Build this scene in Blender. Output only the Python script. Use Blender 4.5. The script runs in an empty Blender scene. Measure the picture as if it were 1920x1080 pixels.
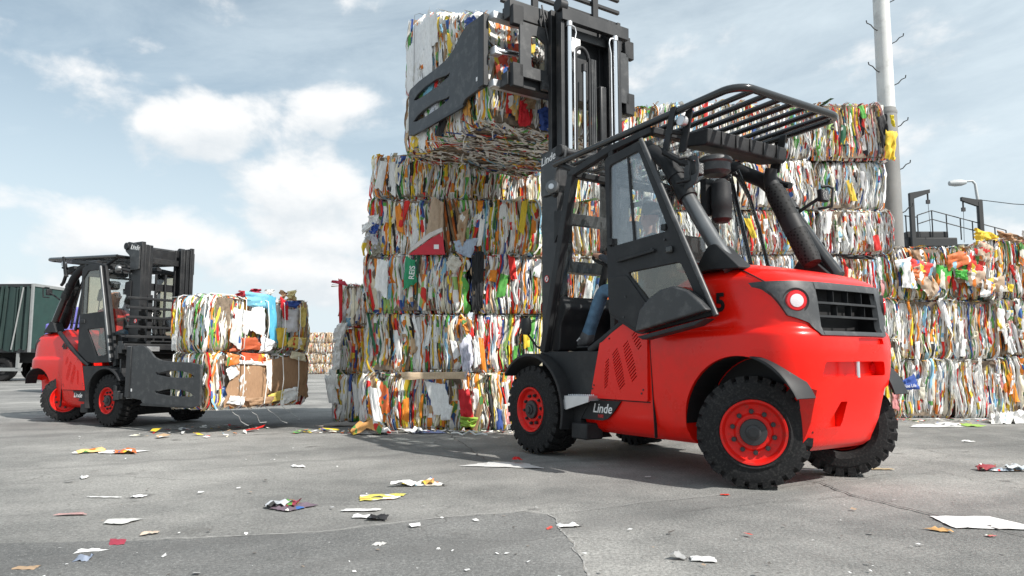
import bpy, bmesh, math, random
from mathutils import Vector, Matrix, noise
R = math.radians
scene = bpy.context.scene
COL = scene.collection

# ------------------------------------------------------------------ camera
cam_d = bpy.data.cameras.new('camera')
cam_d.sensor_width = 36.0
cam_d.lens = 36.0 * 1358.4 / 1920.0
cam_d.clip_end = 3000
cam = bpy.data.objects.new('camera', cam_d)
COL.objects.link(cam)
cam.location = (0, 0, 0.9226)
cam.rotation_euler = (R(90) + 0.0976, 0, 0)
scene.camera = cam

# ------------------------------------------------------------------ world and sun
SUN_AZ, SUN_EL = 127.0, 43.0          # azimuth clockwise from +Y
world = bpy.data.worlds.new('World')
scene.world = world
world.use_nodes = True
wt = world.node_tree
wt.nodes.clear()
def wn(t, **k):
    n = wt.nodes.new(t)
    for a, b in k.items(): setattr(n, a, b)
    return n
def wl(a, b): wt.links.new(a, b)
def wm(op, a, b=None, c=None, clamp=False):
    n = wn('ShaderNodeMath', operation=op); n.use_clamp = clamp
    for i, q in enumerate((a, b, c)):
        if q is None: continue
        if isinstance(q, (int, float)): n.inputs[i].default_value = q
        else: wl(q, n.inputs[i])
    return n.outputs[0]
def build_sky():
    out = wn('ShaderNodeOutputWorld'); bg = wn('ShaderNodeBackground')
    bg.inputs['Strength'].default_value = 0.15
    sky = wn('ShaderNodeTexSky'); sky.sky_type = 'NISHITA'; sky.sun_disc = False
    sky.sun_elevation = R(SUN_EL); sky.sun_rotation = R(SUN_AZ)
    sky.air_density = 1.0; sky.dust_density = 2.2; sky.ozone_density = 1.0
    tc = wn('ShaderNodeTexCoord'); sp = wn('ShaderNodeSeparateXYZ'); wl(tc.outputs['Generated'], sp.inputs[0])
    az = wm('ARCTAN2', sp.outputs[0], sp.outputs[1]); el = wm('ARCSINE', sp.outputs[2])
    def vec(a, b, c):
        n = wn('ShaderNodeCombineXYZ')
        for i, q in enumerate((a, b, c)):
            if isinstance(q, (int, float)): n.inputs[i].default_value = q
            else: wl(q, n.inputs[i])
        return n.outputs[0]
    def nz(v, scale, detail, rough, dist=0.0):
        n = wn('ShaderNodeTexNoise'); n.inputs['Scale'].default_value = scale; n.inputs['Detail'].default_value = detail
        n.inputs['Roughness'].default_value = rough; n.inputs['Distortion'].default_value = dist; wl(v, n.inputs['Vector'])
        return n.outputs['Fac']
    # cumulus: noise in azimuth / elevation, denser where the heaps stand
    blobs = [(-.385,.295,.105,.050,.34),(-.325,.288,.07,.040,.28),(-.225,.325,.085,.045,.30),(-.14,.33,.08,.03,.16),(-.275,.235,.115,.062,.40),(-.215,.19,.11,.06,.34),
             (-.335,.19,.07,.04,.14),(-.55,.155,.13,.055,.36),(-.43,.15,.085,.05,.26),(-.29,.105,.13,.045,.36),(-.17,.075,.16,.045,.32),(-.5,.085,.2,.04,.24),
             (.60,.145,.09,.05,.30),(.47,.10,.16,.04,.2),(-.49,.385,.035,.02,.12)]
    def density(el_):
        base = nz(vec(wm('MULTIPLY', az, 1.0), wm('MULTIPLY', el_, 1.5), 0.37), 7.5, 9.0, .56, .15)
        wide = nz(vec(wm('MULTIPLY', az, 1.0), wm('MULTIPLY', el_, 2.6), 1.9), 2.1, 3.0, .5)
        d = wm('ADD', wm('MULTIPLY', wm('SUBTRACT', base, .5), 1.35), wm('MULTIPLY', wm('SUBTRACT', wide, .52), .5))
        b = None
        for (a0, e0, ra, re, amp) in blobs:
            u = wm('DIVIDE', wm('SUBTRACT', az, a0), ra * 1.08); v = wm('DIVIDE', wm('SUBTRACT', el_, e0), re * 1.05)
            q = wm('MULTIPLY', wm('SUBTRACT', 1.0, wm('ADD', wm('MULTIPLY', u, u), wm('MULTIPLY', v, v)), clamp=True), amp)
            b = q if b is None else wm('MAXIMUM', b, q)
        return wm('SUBTRACT', wm('ADD', d, b), .13)
    D0 = density(el); D1 = density(wm('ADD', el, .030))
    mask = wn('ShaderNodeMapRange', interpolation_type='SMOOTHSTEP'); wl(D0, mask.inputs[0])
    mask.inputs[1].default_value = -.08; mask.inputs[2].default_value = .19
    shade = wm('ADD', wm('MULTIPLY', wm('SUBTRACT', D0, D1), 3.0), .55, clamp=True)
    ccol = wn('ShaderNodeMixRGB'); ccol.inputs[1].default_value = (2.42, 2.58, 2.70, 1); ccol.inputs[2].default_value = (3.02, 3.06, 3.08, 1); wl(shade, ccol.inputs[0])
    # thin high veil, streaked
    veil = nz(vec(wm('MULTIPLY', wm('ADD', az, wm('MULTIPLY', el, .8)), 1.0), wm('MULTIPLY', wm('SUBTRACT', el, wm('MULTIPLY', az, .22)), 3.4), 4.2), 3.2, 7.0, .62, .35)
    vm = wn('ShaderNodeMapRange', interpolation_type='SMOOTHSTEP'); wl(veil, vm.inputs[0])
    vm.inputs[1].default_value = .22; vm.inputs[2].default_value = .78; vm.inputs[3].default_value = .42; vm.inputs[4].default_value = .88
    sx, sy = math.sin(R(SUN_AZ)), math.cos(R(SUN_AZ))
    side = wm('ADD', wm('MULTIPLY', sp.outputs[0], sx), wm('MULTIPLY', sp.outputs[1], sy))
    vq = wm('ADD', vm.outputs[0], wm('MULTIPLY_ADD', side, .48, .04), clamp=True)
    hz = wn('ShaderNodeMapRange'); wl(el, hz.inputs[0]); hz.inputs[1].default_value = .0; hz.inputs[2].default_value = .42; hz.inputs[3].default_value = .95; hz.inputs[4].default_value = .0
    # contrail
    ca, sa = math.cos(.587), math.sin(.587)
    da = wm('SUBTRACT', az, -.553); de = wm('SUBTRACT', el, .3235)
    tu = wm('DIVIDE', wm('ADD', wm('MULTIPLY', da, ca), wm('MULTIPLY', de, sa)), .042)
    tv = wm('DIVIDE', wm('SUBTRACT', wm('MULTIPLY', de, ca), wm('MULTIPLY', da, sa)), .0022)
    trail = wm('MULTIPLY', wm('SUBTRACT', 1.0, wm('ADD', wm('MULTIPLY', tu, tu), wm('MULTIPLY', tv, tv)), clamp=True), .30)
    thin = wm('MAXIMUM', wm('MAXIMUM', vq, hz.outputs[0]), trail, clamp=True)
    hs = wn('ShaderNodeHueSaturation'); hs.inputs['Hue'].default_value = .478; hs.inputs['Saturation'].default_value = .74; hs.inputs['Value'].default_value = .46; wl(sky.outputs[0], hs.inputs['Color'])
    m1 = wn('ShaderNodeMixRGB'); wl(thin, m1.inputs[0]); wl(hs.outputs[0], m1.inputs[1]); m1.inputs[2].default_value = (2.50, 2.84, 3.04, 1)
    m2 = wn('ShaderNodeMixRGB'); wl(mask.outputs[0], m2.inputs[0]); wl(m1.outputs[0], m2.inputs[1]); wl(ccol.outputs[0], m2.inputs[2])
    wl(m2.outputs[0], bg.inputs[0]); wl(bg.outputs[0], out.inputs[0])
build_sky()

sun_d = bpy.data.lights.new('sun', 'SUN'); sun_d.energy = 2.95; sun_d.angle = R(0.6); sun_d.color = (1.0, .955, .89)
sun = bpy.data.objects.new('sun', sun_d); COL.objects.link(sun)
sdir = Vector((math.sin(R(SUN_AZ)) * math.cos(R(SUN_EL)), math.cos(R(SUN_AZ)) * math.cos(R(SUN_EL)), math.sin(R(SUN_EL))))
sun.rotation_euler = (-sdir).to_track_quat('-Z', 'Y').to_euler()
sun.location = sdir * 60
vs = scene.view_settings
scene.display_settings.display_device = 'sRGB'
vs.view_transform = 'Standard'; vs.look = 'None'; vs.gamma = 1.0; vs.exposure = 1.15; vs.use_curve_mapping = False
scene.cycles.use_denoising = True
scene.cycles.max_bounces = 8; scene.cycles.transparent_max_bounces = 12

# ------------------------------------------------------------------ helpers
def tag(o, label=None, cat=None, group=None, kind=None):
    if label: o['label'] = label
    if cat: o['category'] = cat
    if group: o['group'] = group
    if kind: o['kind'] = kind
    return o
def empty(name, loc=(0, 0, 0), rz=0.0, sc=1.0, parent=None):
    o = bpy.data.objects.new(name, None); COL.objects.link(o)
    o.location = loc; o.rotation_euler = (0, 0, rz); o.scale = (sc, sc, sc); o.empty_display_size = .2
    if parent: o.parent = parent
    return o
class MB:
    def __init__(s): s.v = []; s.f = []; s.m = []
    def add(s, vs, fs, m=0):
        n = len(s.v); s.v += [tuple(p) for p in vs]; s.f += [[i + n for i in f] for f in fs]; s.m += [m] * len(fs); return s
    def box(s, c, d, rot=None, m=0):
        vs = []
        for x in (-.5, .5):
            for y in (-.5, .5):
                for z in (-.5, .5):
                    p = Vector((x * d[0], y * d[1], z * d[2]))
                    if rot is not None: p = rot @ p
                    vs.append(p + Vector(c))
        return s.add(vs, [(0, 1, 3, 2), (4, 6, 7, 5), (0, 4, 5, 1), (2, 3, 7, 6), (0, 2, 6, 4), (1, 5, 7, 3)], m)
    def mm(s, a, b, m=0):
        return s.box([(a[i] + b[i]) / 2 for i in range(3)], [abs(b[i] - a[i]) for i in range(3)], None, m)
    def cyl(s, p0, p1, r, r1=None, n=16, m=0):
        r1 = r if r1 is None else r1
        p0, p1 = Vector(p0), Vector(p1); d = (p1 - p0).normalized()
        a = d.orthogonal().normalized(); b = d.cross(a)
        vs = []
        for p, q in ((p0, r), (p1, r1)):
            for i in range(n):
                t = 2 * math.pi * i / n; vs.append(p + (a * math.cos(t) + b * math.sin(t)) * q)
        fs = [(i, (i + 1) % n, n + (i + 1) % n, n + i) for i in range(n)] + [tuple(range(n - 1, -1, -1)), tuple(range(n, 2 * n))]
        return s.add(vs, fs, m)
    def tube(s, pts, r, n=8, closed=False, m=0, flat=None):
        P = [Vector(p) for p in pts]; k = len(P); vs = []; a = None
        for i, p in enumerate(P):
            if closed: d = (P[(i + 1) % k] - P[i - 1]).normalized()
            elif i == 0: d = (P[1] - P[0]).normalized()
            elif i == k - 1: d = (P[-1] - P[-2]).normalized()
            else: d = ((P[i + 1] - p).normalized() + (p - P[i - 1]).normalized()).normalized()
            if a is None: a = d.orthogonal().normalized()
            a = (a - d * a.dot(d)).normalized(); b = d.cross(a)
            rr = r[i] if isinstance(r, (list, tuple)) else r
            for j in range(n):
                t = 2 * math.pi * (j + .5) / n; vs.append(p + (a * math.cos(t) + b * math.sin(t)) * rr)
        fs = []
        for i in range(k if closed else k - 1):
            i2 = (i + 1) % k
            for j in range(n): fs.append((i * n + j, i * n + (j + 1) % n, i2 * n + (j + 1) % n, i2 * n + j))
        if not closed: fs += [tuple(range(n - 1, -1, -1)), tuple(range((k - 1) * n, k * n))]
        return s.add(vs, fs, m)
    def prism(s, pts, axis, a, b, m=0):
        n = len(pts); vs = []
        for h in (a, b):
            for (p, q) in pts:
                vs.append({'x': (h, p, q), 'y': (p, h, q), 'z': (p, q, h)}[axis])
        fs = [tuple(range(n)), tuple(range(2 * n - 1, n - 1, -1))] + [(i, n + i, n + (i + 1) % n, (i + 1) % n) for i in range(n)]
        return s.add(vs, fs, m)
    def lathe(s, prof, c, ax, n=32, m=0):
        c = Vector(c); ax = Vector(ax).normalized(); a = ax.orthogonal().normalized(); b = ax.cross(a); k = len(prof); vs = []
        for i in range(n):
            t = 2 * math.pi * i / n; d = a * math.cos(t) + b * math.sin(t)
            for (r, h) in prof: vs.append(c + d * r + ax * h)
        fs = []
        for i in range(n):
            i2 = (i + 1) % n
            for j in range(k - 1): fs.append((i * k + j, i2 * k + j, i2 * k + j + 1, i * k + j + 1))
        return s.add(vs, fs, m)
    def mesh(s, name, mats):
        me = bpy.data.meshes.new(name); me.from_pydata(s.v, [], s.f)
        for q in (mats if isinstance(mats, (list, tuple)) else [mats]): me.materials.append(q)
        if any(s.m): me.polygons.foreach_set('material_index', s.m)
        bm = bmesh.new(); bm.from_mesh(me); bmesh.ops.recalc_face_normals(bm, faces=bm.faces); bm.to_mesh(me); bm.free()
        return me
    def build(s, name, mats, parent=None, smooth=32, bevel=0, seg=2):
        o = bpy.data.objects.new(name, s.mesh(name, mats)); COL.objects.link(o)
        if parent: o.parent = parent
        finish(o, smooth, bevel, seg); return o
def finish(o, smooth=32, bevel=0, seg=2):
    me = o.data
    if bevel:
        md = o.modifiers.new('bevel', 'BEVEL'); md.width = bevel; md.segments = seg; md.limit_method = 'ANGLE'; md.angle_limit = R(40)
        smooth = smooth or 32
    if smooth:
        me.polygons.foreach_set('use_smooth', [True] * len(me.polygons)); me.set_sharp_from_angle(angle=R(smooth))
def cut(o, mb):
    c = bpy.data.objects.new('cutter', mb.mesh('cutter', [])); COL.objects.link(c); c.parent = o.parent
    md = o.modifiers.new('cut', 'BOOLEAN'); md.operation = 'DIFFERENCE'; md.object = c; md.solver = 'EXACT'; md.use_self = True
    dg = bpy.context.evaluated_depsgraph_get(); dg.update()
    me = bpy.data.meshes.new_from_object(o.evaluated_get(dg)); o.modifiers.remove(md)
    me.validate(); old = o.data; o.data = me; bpy.data.meshes.remove(old)
    cm = c.data; bpy.data.objects.remove(c); bpy.data.meshes.remove(cm)
def text(s, size, mat, parent, loc, xax, yax, name='lettering', shear=0.0, ext=.0015, bold=0.0, narrow=1.0):
    cu = bpy.data.curves.new(name, 'FONT'); cu.body = s; cu.size = size; cu.extrude = ext; cu.shear = shear; cu.offset = bold
    cu.align_x = 'CENTER'; cu.align_y = 'CENTER'; cu.resolution_u = 3
    t = bpy.data.objects.new('tmp', cu); COL.objects.link(t)
    dg = bpy.context.evaluated_depsgraph_get(); dg.update()
    me = bpy.data.meshes.new_from_object(t.evaluated_get(dg)); bpy.data.objects.remove(t); bpy.data.curves.remove(cu)
    me.materials.clear(); me.materials.append(mat)
    o = bpy.data.objects.new(name, me); COL.objects.link(o)
    x = Vector(xax).normalized(); y = Vector(yax).normalized(); z = x.cross(y)
    mt = Matrix((x * narrow, y, z)).transposed().to_4x4(); mt.translation = Vector(loc)
    if parent: o.parent = parent
    o.matrix_local = mt
    return o

# ------------------------------------------------------------------ materials
def mat(name, col, rough=.5, metal=0.0, coat=0.0, var=0.0, vscale=6.0, bump=0.0, bscale=60.0, spec=.5, dirt=None, dscale=5.0, damt=.5):
    m = bpy.data.materials.new(name); m.use_nodes = True; nt = m.node_tree; b = nt.nodes['Principled BSDF']
    b.inputs['Base Color'].default_value = (*col, 1); b.inputs['Roughness'].default_value = rough; b.inputs['Metallic'].default_value = metal
    b.inputs['Coat Weight'].default_value = coat; b.inputs['Coat Roughness'].default_value = .12; b.inputs['Specular IOR Level'].default_value = spec
    tc = nt.nodes.new('ShaderNodeTexCoord'); last = None
    def noise_(scale, detail=5, rough_=.6):
        n = nt.nodes.new('ShaderNodeTexNoise'); n.inputs['Scale'].default_value = scale; n.inputs['Detail'].default_value = detail; n.inputs['Roughness'].default_value = rough_
        nt.links.new(tc.outputs['Object'], n.inputs['Vector']); return n
    if var:
        n = noise_(vscale); mr = nt.nodes.new('ShaderNodeMapRange'); nt.links.new(n.outputs['Fac'], mr.inputs[0])
        mr.inputs[1].default_value = .3; mr.inputs[2].default_value = .7; mr.inputs[3].default_value = 1 - var; mr.inputs[4].default_value = 1 + var
        mx = nt.nodes.new('ShaderNodeMixRGB'); mx.blend_type = 'MULTIPLY'; mx.inputs[0].default_value = 1; mx.inputs[1].default_value = (*col, 1)
        nt.links.new(mr.outputs[0], mx.inputs[2]); last = mx.outputs[0]
        mr2 = nt.nodes.new('ShaderNodeMapRange'); nt.links.new(n.outputs['Fac'], mr2.inputs[0]); mr2.inputs[3].default_value = max(0, rough - .12); mr2.inputs[4].default_value = min(1, rough + .12)
        nt.links.new(mr2.outputs[0], b.inputs['Roughness'])
    if dirt:
        n = noise_(dscale, 8, .7); mr = nt.nodes.new('ShaderNodeMapRange'); nt.links.new(n.outputs['Fac'], mr.inputs[0])
        mr.inputs[1].default_value = .5; mr.inputs[2].default_value = .72; mr.inputs[3].default_value = 0; mr.inputs[4].default_value = damt
        mx = nt.nodes.new('ShaderNodeMixRGB'); nt.links.new(mr.outputs[0], mx.inputs[0])
        if last: nt.links.new(last, mx.inputs[1])
        else: mx.inputs[1].default_value = (*col, 1)
        mx.inputs[2].default_value = (*dirt, 1); last = mx.outputs[0]
    if last: nt.links.new(last, b.inputs['Base Color'])
    if bump:
        n = noise_(bscale, 3); bp = nt.nodes.new('ShaderNodeBump'); bp.inputs['Strength'].default_value = bump; bp.inputs['Distance'].default_value = .01
        nt.links.new(n.outputs['Fac'], bp.inputs['Height']); nt.links.new(bp.outputs[0], b.inputs['Normal'])
    return m
X = {}
X['red'] = mat('red_paint', (.80, .010, .004), .30, coat=.24, var=.05, vscale=2.2, bump=.04, bscale=260, spec=.26, dirt=(.50, .025, .012), dscale=3.4, damt=.45)
X['wheelred'] = mat('wheel_red', (.70, .012, .008), .45, spec=.3, var=.1, dirt=(.16, .05, .04), dscale=11, damt=.8)
X['black'] = mat('black_plastic', (.019, .020, .022), .55, spec=.32, var=.14, vscale=5, bump=.05, bscale=400, dirt=(.075, .075, .075), dscale=4.5, damt=.35)
X['steel'] = mat('mast_paint', (.017, .018, .020), .42, var=.12, vscale=4, dirt=(.085, .082, .08), dscale=6, damt=.35)
X['greysteel'] = mat('grey_plate', (.038, .040, .043), .45, var=.12, vscale=4, dirt=(.16, .158, .155), dscale=9, damt=.5)
X['gloss'] = mat('gloss_black', (.016, .017, .018), .22, coat=.4, var=.1)
X['silver'] = mat('silver_tube', (.15, .155, .16), .34, metal=.55, var=.12, vscale=5)
X['chrome'] = mat('chrome', (.82, .83, .85), .14, metal=1.0)
X['alu'] = mat('aluminium', (.62, .63, .65), .38, metal=.75, var=.12)
X['tyre'] = mat('rubber', (.014, .014, .015), .78, spec=.25, var=.25, vscale=9, bump=.12, bscale=90, dirt=(.085, .082, .078), dscale=60, damt=.55)
X['dark'] = mat('dark_interior', (.008, .008, .009), .7)
X['nut'] = mat('nut_steel', (.04, .04, .042), .45, metal=.3, var=.2)
X['white'] = mat('white_print', (.80, .80, .80), .5)
X['numberblack'] = mat('number_black', (.012, .010, .010), .5)
X['numberred'] = mat('number_red', (.42, .02, .02), .5)
X['lampred'] = mat('lamp_red', (.62, .008, .012), .12, coat=.6)
X['lampclear'] = mat('lamp_clear', (.72, .66, .68), .25, coat=.5, bump=.5, bscale=300)
X['seat'] = mat('seat_fabric', (.022, .022, .024), .85, bump=.1, bscale=300)
X['orange'] = mat('beacon_red', (.7, .06, .01), .2, coat=.5)
def glass(name, tint, refl, dust=.03, r=.02):
    m = bpy.data.materials.new(name); m.use_nodes = True; nt = m.node_tree; nt.nodes.clear()
    out = nt.nodes.new('ShaderNodeOutputMaterial'); tr = nt.nodes.new('ShaderNodeBsdfTransparent'); gl = nt.nodes.new('ShaderNodeBsdfGlossy'); df = nt.nodes.new('ShaderNodeBsdfDiffuse')
    tr.inputs[0].default_value = (*tint, 1); gl.inputs['Roughness'].default_value = r; gl.inputs[0].default_value = (.95, .97, 1, 1); df.inputs[0].default_value = (.5, .5, .48, 1)
    lw = nt.nodes.new('ShaderNodeLayerWeight'); fr = nt.nodes.new('ShaderNodeMath'); fr.operation = 'POWER'; fr.inputs[1].default_value = 5.0; nt.links.new(lw.outputs['Facing'], fr.inputs[0])
    ad = nt.nodes.new('ShaderNodeMath'); ad.operation = 'MULTIPLY_ADD'; ad.inputs[1].default_value = .9; ad.inputs[2].default_value = refl; ad.use_clamp = True; nt.links.new(fr.outputs[0], ad.inputs[0])
    m1 = nt.nodes.new('ShaderNodeMixShader'); m1.inputs[0].default_value = dust; nt.links.new(tr.outputs[0], m1.inputs[1]); nt.links.new(df.outputs[0], m1.inputs[2])
    m2 = nt.nodes.new('ShaderNodeMixShader'); nt.links.new(ad.outputs[0], m2.inputs[0]); nt.links.new(m1.outputs[0], m2.inputs[1]); nt.links.new(gl.outputs[0], m2.inputs[2])
    nt.links.new(m2.outputs[0], out.inputs[0]); return m
X['glass'] = glass('window_glass', (.90, .92, .92), .05, .02)
X['doorglass'] = glass('door_glass', (.84, .87, .89), .12, .06, .02)
X['tintglass'] = glass('tinted_glass', (.80, .76, .64), .08, .05)

# ------------------------------------------------------------------ forklift
def interp(tab, z):
    if z <= tab[0][0]: return tab[0][1]
    for (a, p), (b, q) in zip(tab, tab[1:]):
        if z <= b:
            t = (z - a) / (b - a); t = t * t * (3 - 2 * t) * .35 + t * .65
            return p + (q - p) * t
    return tab[-1][1]
T_W = [(.27, .600), (.31, .655), (.40, .700), (.60, .722), (1.0, .727), (1.10, .725), (1.125, .712), (1.15, .694), (1.35, .684), (1.49, .668), (1.535, .645), (1.57, .602), (1.60, .555), (1.63, .48), (1.655, .38)]
T_XR = [(.27, -2.69), (.31, -2.74), (.50, -2.82), (.80, -2.895), (1.05, -2.91), (1.10, -2.895), (1.14, -2.87), (1.30, -2.855), (1.455, -2.83), (1.50, -2.79), (1.56, -2.66), (1.61, -2.47), (1.64, -2.34), (1.655, -2.26)]
T_X0 = [(.27, -.82), (.33, -.70), (.37, -.66), (.55, -.80), (1.06, -.94), (1.30, -1.42), (1.56, -1.90), (1.62, -2.0), (1.655, -2.05)]
def b_w(z): return interp(T_W, z)
def b_xr(z): return interp(T_XR, z)
def b_xs(z): return max(b_xr(z) + .03, -2.28) if z < 1.5 else b_xr(z) + .5 * max(.35, (1.66 - z) / .16)
def rear_x(y, z, off=0.0):
    w = b_w(z) + off; q = min(1.0, abs(y) / w); xs, xr = b_xs(z), b_xr(z) - off
    return xs - (xs - xr) * (1 - q ** 4) ** .25
def loft_body():
    mb = MB(); zs = [.27, .29, .31, .35, .40, .48, .6, .72, .85, .95, 1.03, 1.08, 1.10, 1.1125, 1.125, 1.1375, 1.15, 1.17, 1.28, 1.36, 1.43, 1.47, 1.50, 1.53, 1.56, 1.585, 1.61, 1.63, 1.645, 1.655]
    N = 36; rings = []
    for z in zs:
        w, xr, xs, x0 = b_w(z), b_xr(z), b_xs(z), interp(T_X0, z)
        x0 = max(x0, xs + .02); pts = []
        for k in range(7): pts.append((x0 + (xs - x0) * k / 7, w, z))
        for k in range(N + 1):
            a = math.pi * k / N; cy = math.cos(a); sy = math.sin(a)
            y = math.copysign(abs(cy) ** .5, cy) * w; x = xs - (xs - xr) * abs(sy) ** .5
            pts.append((x, y, z))
        for k in range(6, -1, -1): pts.append((x0 + (xs - x0) * k / 7, -w, z))
        rings.append(pts)
    n = len(rings[0]); vs = [p for r in rings for p in r]; fs = []
    for i in range(len(zs) - 1):
        for j in range(n):
            fs.append((i * n + j, i * n + (j + 1) % n, (i + 1) * n + (j + 1) % n, (i + 1) * n + j))
    fs.append(tuple(range(n - 1, -1, -1))); fs.append(tuple(range((len(zs) - 1) * n, len(zs) * n)))
    return mb.add(vs, fs)
def patch(zlo, zhi, y0, y1, off0, off1, ny=16, nz_=4):
    """a plate lying on the curved rear, between the heights zlo(y) and zhi(y)"""
    mb = MB(); vs = []
    for off in (off0, off1):
        for i in range(ny + 1):
            y = y0 + (y1 - y0) * i / ny
            for j in range(nz_ + 1):
                z = zlo(y) + (zhi(y) - zlo(y)) * j / nz_; vs.append((rear_x(y, z, off), y * (1 + (off / .7)), z))
    q = (ny + 1) * (nz_ + 1); idx = lambda l, i, j: l * q + i * (nz_ + 1) + j; fs = []
    for l in (0, 1):
        for i in range(ny):
            for j in range(nz_):
                f = (idx(l, i, j), idx(l, i + 1, j), idx(l, i + 1, j + 1), idx(l, i, j + 1)); fs.append(f if l else f[::-1])
    for i in range(ny):
        fs.append((idx(0, i, 0), idx(0, i + 1, 0), idx(1, i + 1, 0), idx(1, i, 0))); fs.append((idx(0, i, nz_), idx(1, i, nz_), idx(1, i + 1, nz_), idx(0, i + 1, nz_)))
    for j in range(nz_):
        fs.append((idx(0, 0, j), idx(1, 0, j), idx(1, 0, j + 1), idx(0, 0, j + 1))); fs.append((idx(0, ny, j), idx(0, ny, j + 1), idx(1, ny, j + 1), idx(1, ny, j)))
    return mb.add(vs, fs)
def beam(mb, p, q, w, h, m=0):
    p, q = Vector(p), Vector(q); d = q - p; L = d.length; z = d.normalized(); x = Vector((0, 1, 0)); x = (x - z * x.dot(z)).normalized(); y = z.cross(x)
    return mb.box((p + q) / 2, (w, h, L), Matrix((x, y, z)).transposed(), m)
def arc(cx, cz, r, a0, a1, n): return [(cx + r * math.cos(R(a0 + (a1 - a0) * i / n)), cz + r * math.sin(R(a0 + (a1 - a0) * i / n))) for i in range(n + 1)]
def rounded(pts, rad=.03, n=4):
    out = []; k = len(pts)
    for i in range(k):
        p = Vector(pts[i]); a = Vector(pts[i - 1]) - p; b = Vector(pts[(i + 1) % k]) - p; r = min(rad, a.length * .45, b.length * .45)
        A = p + a.normalized() * r; Bq = p + b.normalized() * r
        for j in range(n + 1):
            t = j / n; out.append(tuple(A * (1 - t) ** 2 + p * 2 * t * (1 - t) + Bq * t * t))
    return out
WHEEL_CACHE = {}
def wheel_meshes(Ro, wd, rim, key):
    """tyre with lugs, rim, hub, nuts: axis +Y is the outer face, centre plane at y = -wd/2"""
    if key in WHEEL_CACHE: return WHEEL_CACHE[key]
    t = MB(); rs = Ro - .030
    prof = [(rim, -.012), (rim + .012, .0), (rim + .03, .006), (rim + .05, -.006), (rs - .05, -.004), (rs - .02, -.012), (rs, -.035), (rs + .004, -wd / 2), (rs, -wd + .035), (rs - .05, -wd + .004), (rim + .04, -wd), (rim, -wd + .02), (rim - .02, -wd / 2), (rim, -.012)]
    t.lathe(prof, (0, 0, 0), (0, 1, 0), 56)
    n = 26; rng = random.Random(5)
    for side in (0, 1):
        for i in range(n):
            a = 2 * math.pi * (i + .5 * side) / n; da = 2 * math.pi / n; q = .34
            y0, y1 = (-.006, -wd * .52) if side == 0 else (-wd + .006, -wd * .48)
            vs = []
            for (yy, aa) in ((y0, a), (y1, a + (.55 * da))):
                for rr, sc in ((rs - .055, 1.0), (Ro, .90)):
                    for sg in (-1, 1):
                        an = aa + sg * da * q * sc; yq = yy if rr < Ro else yy + (-.012 if yy == y0 and side == 0 else (.012 if yy == y0 else 0))
                        r2 = rr - rng.random() * .010; vs.append((math.cos(an) * r2, yq, math.sin(an) * r2))
            t.add(vs, [(0, 1, 3, 2), (4, 6, 7, 5), (0, 4, 5, 1), (2, 3, 7, 6), (0, 2, 6, 4), (1, 5, 7, 3)])
    r = MB(); r.lathe([(rim - .03, -wd * .8), (rim - .006, -wd * .6), (rim - .004, -.05), (rim + .012, -.004), (rim + .008, .008), (rim - .006, .006), (rim - .018, -.012), (rim - .026, -.035), (rim - .05, -.045), (rim * .62, -.045), (rim * .55, -.03), (.05, -.03), (.001, -.03)], (0, 0, 0), (0, 1, 0), 48)
    h = MB(); h.lathe([(rim * .43, -.032), (rim * .43, -.008), (rim * .41, .0), (rim * .24, .002), (rim * .23, .014), (rim * .2, .018), (.001, .018)], (0, 0, 0), (0, 1, 0), 32)
    h.lathe([(rim * .15, .015), (rim * .15, .03), (.001, .03)], (0, 0, 0), (0, 1, 0), 6)
    nu = MB()
    for i in range(10):
        a = 2 * math.pi * (i + .3) / 10; p = (math.cos(a) * rim * .66, 0, math.sin(a) * rim * .66)
        nu.cyl((p[0], -.05, p[2]), (p[0], -.022, p[2]), rim * .082, rim * .075, 10); nu.cyl((p[0], -.03, p[2]), (p[0], -.012, p[2]), rim * .045, None, 8)
    res = []
    for mb, nm, mt, sm in ((t, 'tyre', X['tyre'], 28), (r, 'rim', X['wheelred'], 40), (h, 'hub', X['nut'], 35), (nu, 'wheel_nuts', X['nut'], 30)):
        me = mb.mesh(nm, mt); me.polygons.foreach_set('use_smooth', [True] * len(me.polygons)); me.set_sharp_from_angle(angle=R(sm)); res.append((nm, me))
    WHEEL_CACHE[key] = res; return res
def put_wheel(root, loc, side, Ro, wd, rim, steer, key, spin):
    w = empty('wheel', loc, parent=root)
    w.rotation_euler = (0, R(spin), R(steer) + (0 if side > 0 else math.pi)); w.rotation_mode = 'XYZ'
    for nm, me in wheel_meshes(Ro, wd, rim, key):
        o = bpy.data.objects.new(nm, me); COL.objects.link(o); o.parent = w
        if nm == 'wheel_nuts': o['kind'] = 'stuff'
DOOR_OPEN = dict(out=[(-1.13, 2.68), (-1.59, 2.73), (-2.32, 1.24), (-1.52, 1.12), (-1.16, 1.30)], up=[(-1.195, 2.60), (-1.555, 2.645), (-1.875, 1.93), (-1.19, 1.885)], low=[(-1.40, 1.64), (-1.99, 1.665), (-2.13, 1.40), (-1.70, 1.34)])
DOOR_SHUT = dict(out=[(-1.12, 2.70), (-.90, 2.76), (-.54, 2.72), (-.06, 1.06), (-.62, 1.04), (-.80, 1.06), (-1.12, 1.24)], up=[(-1.06, 2.52), (-.92, 2.64), (-.60, 2.64), (-.38, 1.92), (-1.06, 1.89)], low=[(-.86, 1.62), (-.36, 1.64), (-.24, 1.18), (-.52, 1.16)])
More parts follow.
